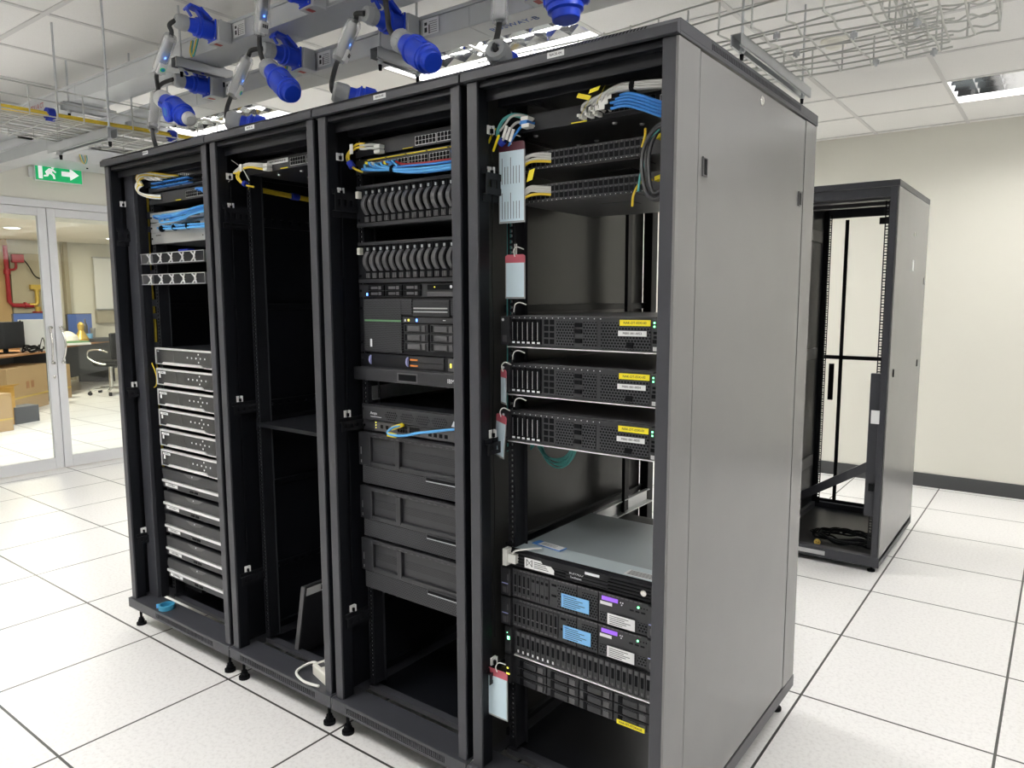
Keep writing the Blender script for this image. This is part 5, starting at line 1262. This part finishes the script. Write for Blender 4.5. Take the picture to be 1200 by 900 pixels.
cable('cab_lblue', [(1.655, .112, 1.062), (1.632, .09, 1.055), (1.618, .08, 1.040), (1.640, .078, 1.034), (1.692, .078, 1.038), (1.75, .078, 1.052), (1.80, .08, 1.061), (1.87, .082, 1.074), (1.95, .09, 1.084)], .0042, 'light blue cord with yellow ends leaving the dark appliance to the right', None)
for k, (p, v) in enumerate((((1.628, .086, 1.046), (.030, .022, .012)), ((1.618, .076, 1.028), (.036, .002, -.002)))):
    tag(MB().obox(p, v, (0, .008, 0), (0, 0, .013)).build('cable_tag', 'tapeyel', bevel=.001), '%s yellow tag on the light blue cord of the dark appliance' % ['upper', 'lower'][k], 'tag')

# rack 2
for k in range(3):
    cable('cab_grey' if k < 2 else 'cab_yellow', [(1.020, YE-.002, 1.922-.008*k), (.990, .095, 1.926-.008*k), (.950, .08, 1.930-.006*k), (.915, .075, 1.926-.006*k), (.885, .072, 1.915-.006*k), (.866, .07, 1.905)], .0042, ('grey' if k < 2 else 'yellow')+' cord curling at the upper left of the second rack', 'cords curling at the upper left of the second rack')
for k in range(2):
    cable('cab_yellow', [(.925, .08, 1.930), (.893+.01*k, .075, 1.915), (.878+.012*k, .073, 1.893), (.888+.01*k, .075, 1.876), (.915, .08, 1.860), (.955, .09, 1.850)], .0034, 'yellow cord bending down to the rail in the second rack', 'yellow cords of the second rack')
cable('cab_white', [(.915, .072, 1.918), (.935, .072, 1.895), (.955, .072, 1.870)], .0016, 'white tie end hanging at the upper left of the second rack', None, 'tie_string', 'string')
for pts in ([(.905, .072, 1.922), (.88, .07, 1.938), (.856, .07, 1.950)], [(.862, .065, 1.886), (.84, .06, 1.872), (.815, .055, 1.858)]): cable('cab_grey', pts, .0012, 'thin cut tie end sticking out in the second rack', 'tie ends of the second rack', 'tie_string', 'string')
tag(MB().tube([(.912, .078, 1.866), (.924, .08, 1.860)], .010, 12).build('hook_tape', 'velcro'), 'blue hook tape on the yellow cords of the second rack', 'tape')
tag(MB().box(.908, .920, .066, .068, 1.905, 1.930).build('name_flag', 'cab_white'), 'white name flag on the cords of the second rack', 'flag')
for k in range(2): tag(MB().box(1.002, 1.026, .096, .119, 1.916-.014*k, 1.926-.014*k).build('cable_plug', 'cab_white', bevel=.001), '%s grey plug boot of the second rack' % ['upper', 'lower'][k], 'plug')

# rack 1
for k in range(5):
    d = .006*k
    cable('cab_yellow' if k % 2 == 0 else 'cab_white', [(.42-.03*k, .11, 1.945), (.33-.02*k, .095, 1.958-d*.5), (.26, .088, 1.970-d), (.20, .086, 1.978-d), (.158+d*.4, .084, 1.975-d), (.138+d*.5, .083, 1.957-d), (.160+d, .085, 1.938-d*.5)], .0042,
          ('yellow' if k % 2 == 0 else 'white')+' cord arching over the patch panel of the first rack', 'cords arching at the top of the first rack')
for k in range(4):
    d = .006*k
    cable('cab_white' if k != 2 else 'cab_yellow', [(.165+d, .086, 1.945-d), (.135+d, .083, 1.935-d), (.130+d, .083, 1.918-d), (.150+d, .085, 1.900-d*.6), (.190+d*.5, .09, 1.888-d*.5), (.235, .10, 1.882-d*.6), (.262, .118, 1.880-d*.6)], .0042,
          ('white' if k != 2 else 'yellow')+' cord bending back to the switch of the first rack', 'cords bending back in the first rack')
for k in range(5): tag(MB().obox((.205+.022*k, .080, 1.950-.002*k), (.040, 0, -.012), (0, .010, 0), (0, 0, .008)).build('cable_plug', ['cab_white', 'cab_grey'][k % 2], bevel=.001), ['first', 'second', 'third', 'fourth', 'fifth'][k]+' plug boot among the arching cords of the first rack', 'plug', 'plug boots at the top of the first rack')
for k in range(12):
    a = rnd.random()*6.28; o, q = .008*math.cos(a), .014*math.sin(a); x0 = .262+.016*k
    cable('cab_lblue' if k % 4 else 'cab_blue', [(x0, YE-.002, 1.785+.012*(k % 2)), (x0-.012, .098, 1.788+.01*(k % 2)), (x0-.008, .085+o, 1.782+q), (x0+.06, .078+o, 1.778+q), (.46+.004*k, .08+o, 1.782+q), (.54, .083+o, 1.792+q*.8), (.62, .09+o, 1.800+q*.8), (.70, .11, 1.803+q)],
          .0038, 'blue cord of the thick upper bundle in the first rack', 'upper blue bundle of the first rack')
for k in range(6):
    o, q = .006*math.cos(k), .008*math.sin(k*1.9); x0 = .268+.03*k
    cable('cab_lblue', [(x0, YE-.002, 1.752), (x0-.006, .095, 1.748+q), (x0+.05, .082+o, 1.741+q), (.46, .082+o, 1.738+q), (.55, .085+o, 1.737+q), (.69, .10, 1.735+q)], .0036, 'light blue cord of the thin lower bundle in the first rack', 'lower blue bundle of the first rack')
for x in (.32, .42, .52): tag(MB().tube([(x, .082, 1.740), (x+.005, .082, 1.740)], .013, 12).build('cable_tie', 'dark'), {.32: 'first', .42: 'middle', .52: 'last'}[x]+' black tie on the lower blue bundle of the first rack', 'tie', 'black ties of the lower blue bundle')
for k in range(4): cable('cab_blue', [(.555+.02*k, YE-.002, 1.875), (.56+.02*k, .10, 1.880), (.60+.01*k, .09, 1.878-.006*k), (.66, .10, 1.872-.005*k)], .004, 'dark blue cord in the right ports of the first rack switch', 'dark blue cords of the first rack')
for k in range(3):
    cable('cab_yellow', [(.088+.008*k, .145, 1.90)]+[(.086+.006*k+.006*math.sin(j*.9+k), .145, 1.88-.085*j) for j in range(1, 15)], .0034, 'yellow cord running down inside the cable duct of the first rack', 'yellow cords in the duct of the first rack')
cable('cab_yellow', [(.091, .118, 1.201), (.120, .112, 1.175), (.148, .108, 1.148), (.155, .11, 1.12), (.150, .11, 1.088), (.125, .115, 1.074), (.096, .118, 1.071)], .0026, 'thin yellow loop sticking out beside the second recorder', None)
cable('cab_yellow', [(.069, .14, .79), (.075, .136, .76), (.084, .14, .725)], .004, 'short piece of yellow cord showing in the duct near the sixth recorder', None)
tag(MB().box(.45, .52, YE-.05, YE-.02, 1.645, 1.652).build('blue_strip', 'velcro', bevel=.002), 'short dark blue strip lying on the upper cable organiser', 'strip')

# ================================================================= BEYOND THE GLASS DOORS
WX = -11.1
def flat(n, m, y0, y1, z0, z1, x=WX, d=.1): return MB().box(x-d, x, y0, y1, z0, z1).build(n, m)
struct(flat('trim_4', 'cardboard', 2.9, 3.45, 0, 2.5, WX, .098)); struct(flat('trim_5', 'brownwall', 3.47, 4.0, 0, 2.24, WX+.01, .1)); struct(flat('trim_6', 'brownwall', 4.31, 4.38, 0, 2.56, WX+.03, .12))
struct(MB().box(-11.2, -11.1, 4.83, 6.4, 1.02, 1.28).build('trim_7', 'brownwall'))
t = thing('whiteboard', 'white board on the far wall seen through the right glass door', 'whiteboard', (WX+.01, 5.1, 1.28))
MB().box(0, .02, -.29, .45, 0, .93).build('board_face', 'paper', t, .003); MB().box(.0, .03, -.31, .47, -.02, 0).box(0, .03, -.31, .47, .93, .95).build('board_frame', 'silver', t)
t = thing('sprinkler_pipe', 'red fire pipe with brass valve on the far wall beyond the doors', 'pipe', (-11.05, 3.40, 1.36))
MB().tube([(0, 0, 1.0), (0, 0, .06), (0, .05, .0), (0, .36, -.01)], .035, 14, smooth_path=False).lathe((0, 0, .52), (0, 0, 1), [(0, .05), (.08, .05)], 14).lathe((0, .22, 0), (0, 1, 0), [(0, .05), (.03, .05)], 14)\
    .tube([(0, 0, .60), (0, .10, .60), (0, .14, .64), (0, .14, .72)], .02, 10).build('red_pipe', 'redpipe', t)
MB().box(-.04, .04, .08, .26, .72, .86).build('flow_switch', 'redpipe', t, .01); MB().tube([(0, .26, .78), (0, .34, .66), (0, .42, .50), (0, .55, .44)], .010, 8).build('switch_cord', 'dark', t)
MB().tube([(0, .30, .0), (0, .41, .0), (0, .43, .05), (0, .43, .26)], .035, 12, smooth_path=False).lathe((0, .43, .24), (0, 0, 1), [(0, .05), (.03, .05)], 12).box(-.04, .04, .33, .52, .27, .35).lathe((0, .43, -.12), (0, 0, 1), [(0, .045), (.09, .045)], 12).build('brass_valve', 'brass', t)
MB().lathe((0, .43, -.16), (0, 0, 1), [(0, .09), (.05, .09)], 14).build('red_flange', 'redpipe', t)
for a, b_, z, lb in ((3.33, 4.02, 1.22, 'left'), (4.16, 4.56, 1.195, 'right')):
    t = thing('desk_partition', 'blue fabric desk partition in the far room, the %s one' % lb, 'partition', (-10.75, a, .74))
    MB().box(0, .03, 0, b_-a, 0, z-.74).build('fabric_panel', 'bluepart', t, .004); MB().box(-.003, .033, -.02, 0, 0, z-.74).box(-.003, .033, 0, b_-a, z-.74, z-.73).build('panel_frame', 'grey', t)
def desk(lab, p0, p1, dep, extra=0, py=.02):
    v = Vector((p1[0]-p0[0], p1[1]-p0[1], 0)); L = v.length; ang = math.atan2(v.y, v.x)
    t = thing('office_desk', lab, 'desk', (p0[0], p0[1], 0), (0, 0, ang))
    s = 1 if True else -1
    MB().box(-extra, L, 0, dep, .715, .74).build('desk_top', 'wood', t, .003)
    MB().box(-extra, L, py, py+.03, .24, .715).build('modesty_panel', 'darkdesk', t)
    for x in (-extra+.02, L-.08): MB().box(x, x+.04, .05, dep-.05, 0, .715).build('desk_leg', 'darkdesk', t, .003)
    return t
desk('desk with orange-brown top and dark screen, behind the left glass door', (-7.43, 2.01), (-8.24, 3.02), .75, 1.3, .60)
desk('cluttered desk with dark front panel behind the right glass door', (-8.80, 3.20), (-10.22, 4.74), .70)
t = thing('computer_monitor', 'dark computer monitor seen from behind on the left desk', 'monitor', (-8.02, 2.30, .74), (0, 0, 1.9))
MB().box(-.28, .26, 0, .035, .06, .42).box(-.10, .10, .035, .075, .14, .34).build('monitor_back', 'char', t, .008); MB().box(-.03, .03, .02, .05, .01, .14).box(-.13, .13, -.05, .12, 0, .012).build('monitor_stand', 'dark', t, .004)
t = thing('cord_heap', 'tangle of dark cords beside the monitor on the left desk', 'cords', (-8.0, 2.55, .74))
tag(t, None, None)
MB().tube([(.06*math.cos(j*.9)+.01*j, .10*math.sin(j*.9), .015+.02*(j % 5)) for j in range(24)], .010, 6).build('cord_strand', 'dark', t)
MB().tube([(.10, .08, .0), (.10, .12, .16), (.06, .16, .18), (.05, .18, .0)], .006, 6).build('cord_strand', 'dark', t)
t = thing('display_board', 'white board leaning on the left desk behind the monitor', 'board', (-8.22, 2.52, .74), (0, 0, 0))
MB().obox((0, 0, 0), (0, .34, 0), (-.02, 0, 0), (.0, 0, .44)).build('board_face', 'paper', t, .003); MB().lathe((.001, .02, .42), (1, 0, 0), [(0, .012), (.01, .012)], 10).build('pin', 'dark', t)
def carton(lab, loc, rz, w_, d_, h, m='cardboard', op=False, mark=True):
    t = thing('cardboard_box', lab, 'box', loc, (0, 0, rz))
    MB().box(0, w_, 0, d_, 0, h).build('box_body', m, t, .004)
    if mark:
        q = MB()
        for k in range(2): q.box(w_*(.45+.12*k), w_*(.52+.12*k), -.003, 0, h*.50, h*.66)
        q.build('printed_mark', 'cardboard' if False else 'wood', t)
    MB().box(0, w_, -.002, 0, h*.30, h*.34).build('tape_strip', 'brass' if m == 'cardboard' else m, t)
    if op: MB().obox((0, -.001, h), (w_, 0, 0), (0, -.10, .03), (0, 0, .004)).obox((0, d_, h), (w_, 0, 0), (0, .10, .05), (0, 0, .004)).build('box_flap', m, t)
    return t
a = math.atan2(.7, -.56)
carton('large brown cardboard box under the left desk', (-7.33, 2.03, 0), math.atan2(.66, -.60), .95, .45, .58)
carton('brown cardboard box in front of the large one, cut by the photo edge', (-5.95, 1.24, 0), 1.85, .42, .30, .42, mark=False)
carton('orange-brown open box behind the front cardboard box', (-6.40, 1.53, 0), 1.85, .30, .36, .45, 'orange_card', True, False)
carton('small dark carton standing right of the orange-brown box', (-6.45, 1.80, 0), 1.9, .30, .2, .20, 'darkdesk', False, False)
carton('narrow brown carton behind the large cardboard box', (-8.45, 3.08, 0), 1.9, .18, .18, .5, mark=False)
# clutter on the right desk
def item(n, lab, cat, m, f, loc): t = f(MB()).build(n, m, bevel=.003, loc=loc); return tag(t, lab, cat)
item('folder_stack', 'dark folders lying at the right end of the cluttered desk', 'folders', 'darkdesk', lambda b: b.box(-.2, .2, -.25, .25, 0, .03).box(-.18, .2, -.2, .22, .031, .06), (-9.95, 4.30, .741))
item('paper_stack', 'flat white and green papers at the left end of the cluttered desk', 'papers', 'paper', lambda b: b.box(-.2, .2, -.25, .2, 0, .02).box(-.15, .18, -.2, .2, .021, .035), (-9.28, 3.62, .741))
item('green_folder', 'green folder on the left end of the cluttered desk', 'folder', 'greentray', lambda b: b.box(-.12, .12, -.2, .2, 0, .02), (-9.25, 3.62, .777))
item('plastic_bag', 'pale plastic bag heap on the cluttered desk', 'bag', 'cab_white', lambda b: b.lathe((0, 0, 0), (0, 0, 1), [(0, .14), (.05, .17), (.12, .14), (.18, .07), (.20, .02)], 14), (-9.75, 3.75, .741))
item('spray_bottle', 'small bottle with red cap on the cluttered desk', 'bottle', 'cab_red', lambda b: b.lathe((0, 0, 0), (0, 0, 1), [(0, .03), (.16, .03), (.20, .012), (.25, .012)], 12), (-9.75, 3.58, .741))
item('wooden_figure', 'light wooden figure on the cluttered desk', 'figure', 'brass', lambda b: b.lathe((0, 0, 0), (0, 0, 1), [(0, .10), (.06, .11), (.16, .06), (.20, .04), (.24, .05), (.30, .05), (.34, .02)], 14), (-9.80, 3.98, .741))
item('blue_cup', 'light blue cup on the cluttered desk', 'cup', 'bluelabel', lambda b: b.lathe((0, 0, 0), (0, 0, 1), [(0, .05), (.14, .06), (.14, .05)], 14), (-9.85, 4.12, .741))
item('tall_bottle', 'tall grey bottle near the right end of the cluttered desk', 'bottle', 'grey', lambda b: b.lathe((0, 0, 0), (0, 0, 1), [(0, .04), (.26, .04), (.32, .015), (.38, .015)], 12), (-10.2, 4.22, .741))
item('grey_cup', 'grey beaker next to the tall grey bottle', 'cup', 'silver', lambda b: b.lathe((0, 0, 0), (0, 0, 1), [(0, .035), (.22, .045), (.22, .035)], 12), (-10.25, 4.36, .741))
t = thing('office_chair', 'dark office chair with chrome arms at the right glass door', 'office chair', (-8.45, 3.80, 0), (0, 0, .4))
MB().lathe((0, 0, .44), (0, 0, 1), [(0, .22), (.04, .25), (.08, .24)], 18).build('seat', 'dark', t); MB().prism([(-.20, .55), (-.22, .95), (.22, .95), (.20, .55)], 0, .20, .25).build('backrest', 'dark', t, .02)
for s_ in (-1, 1): MB().tube([(.15, s_*.24, .48), (.02, s_*.27, .50), (-.14, s_*.27, .58), (-.12, s_*.27, .68), (.05, s_*.27, .70), (.20, s_*.25, .66)], .014, 8).build('armrest', 'steel_h', t)
MB().tube([(0, 0, .08), (0, 0, .44)], .03, 10).build('gas_lift', 'steel_h', t)
for k in range(5):
    a = k*2*math.pi/5+.3; q = MB().tube([(0, 0, .10), (.30*math.cos(a), .30*math.sin(a), .075)], .02, 8).build('base_leg', 'steel_h', t)
    MB().lathe((.30*math.cos(a)-.02*math.sin(a), .30*math.sin(a)+.02*math.cos(a), .03), (-math.sin(a), math.cos(a), 0), [(-.02, .03), (.02, .03)], 12).build('castor', 'dark', q)
for x, y, lb in ((-8.74, 2.72, ''), (-9.6, 4.5, ', added to light the wall by the cluttered desk')):  # the second downlight is added to brighten the far wall
    t = thing('downlight', 'round glowing ceiling downlight in the far room'+lb, 'ceiling light', (x, y, 2.47))
    MB().lathe((0, 0, 0), (0, 0, -1), [(0, .13), (.006, .13), (.008, .11)], 22).build('ring', 'white', t); MB().lathe((0, 0, -.007), (0, 0, -1), [(0, .10), (.004, .09)], 20).build('lamp_face', 'tube_on', t)
    l = bpy.data.lights.new('lamp_light', 'AREA'); l.shape = 'DISK'; l.size = .2; l.energy = 60 if lb == '' else 16; l.color = (1, .9, .7); o = bpy.data.objects.new('lamp_light', l); C.objects.link(o); o.parent = t; o.location = (0, 0, -.02)
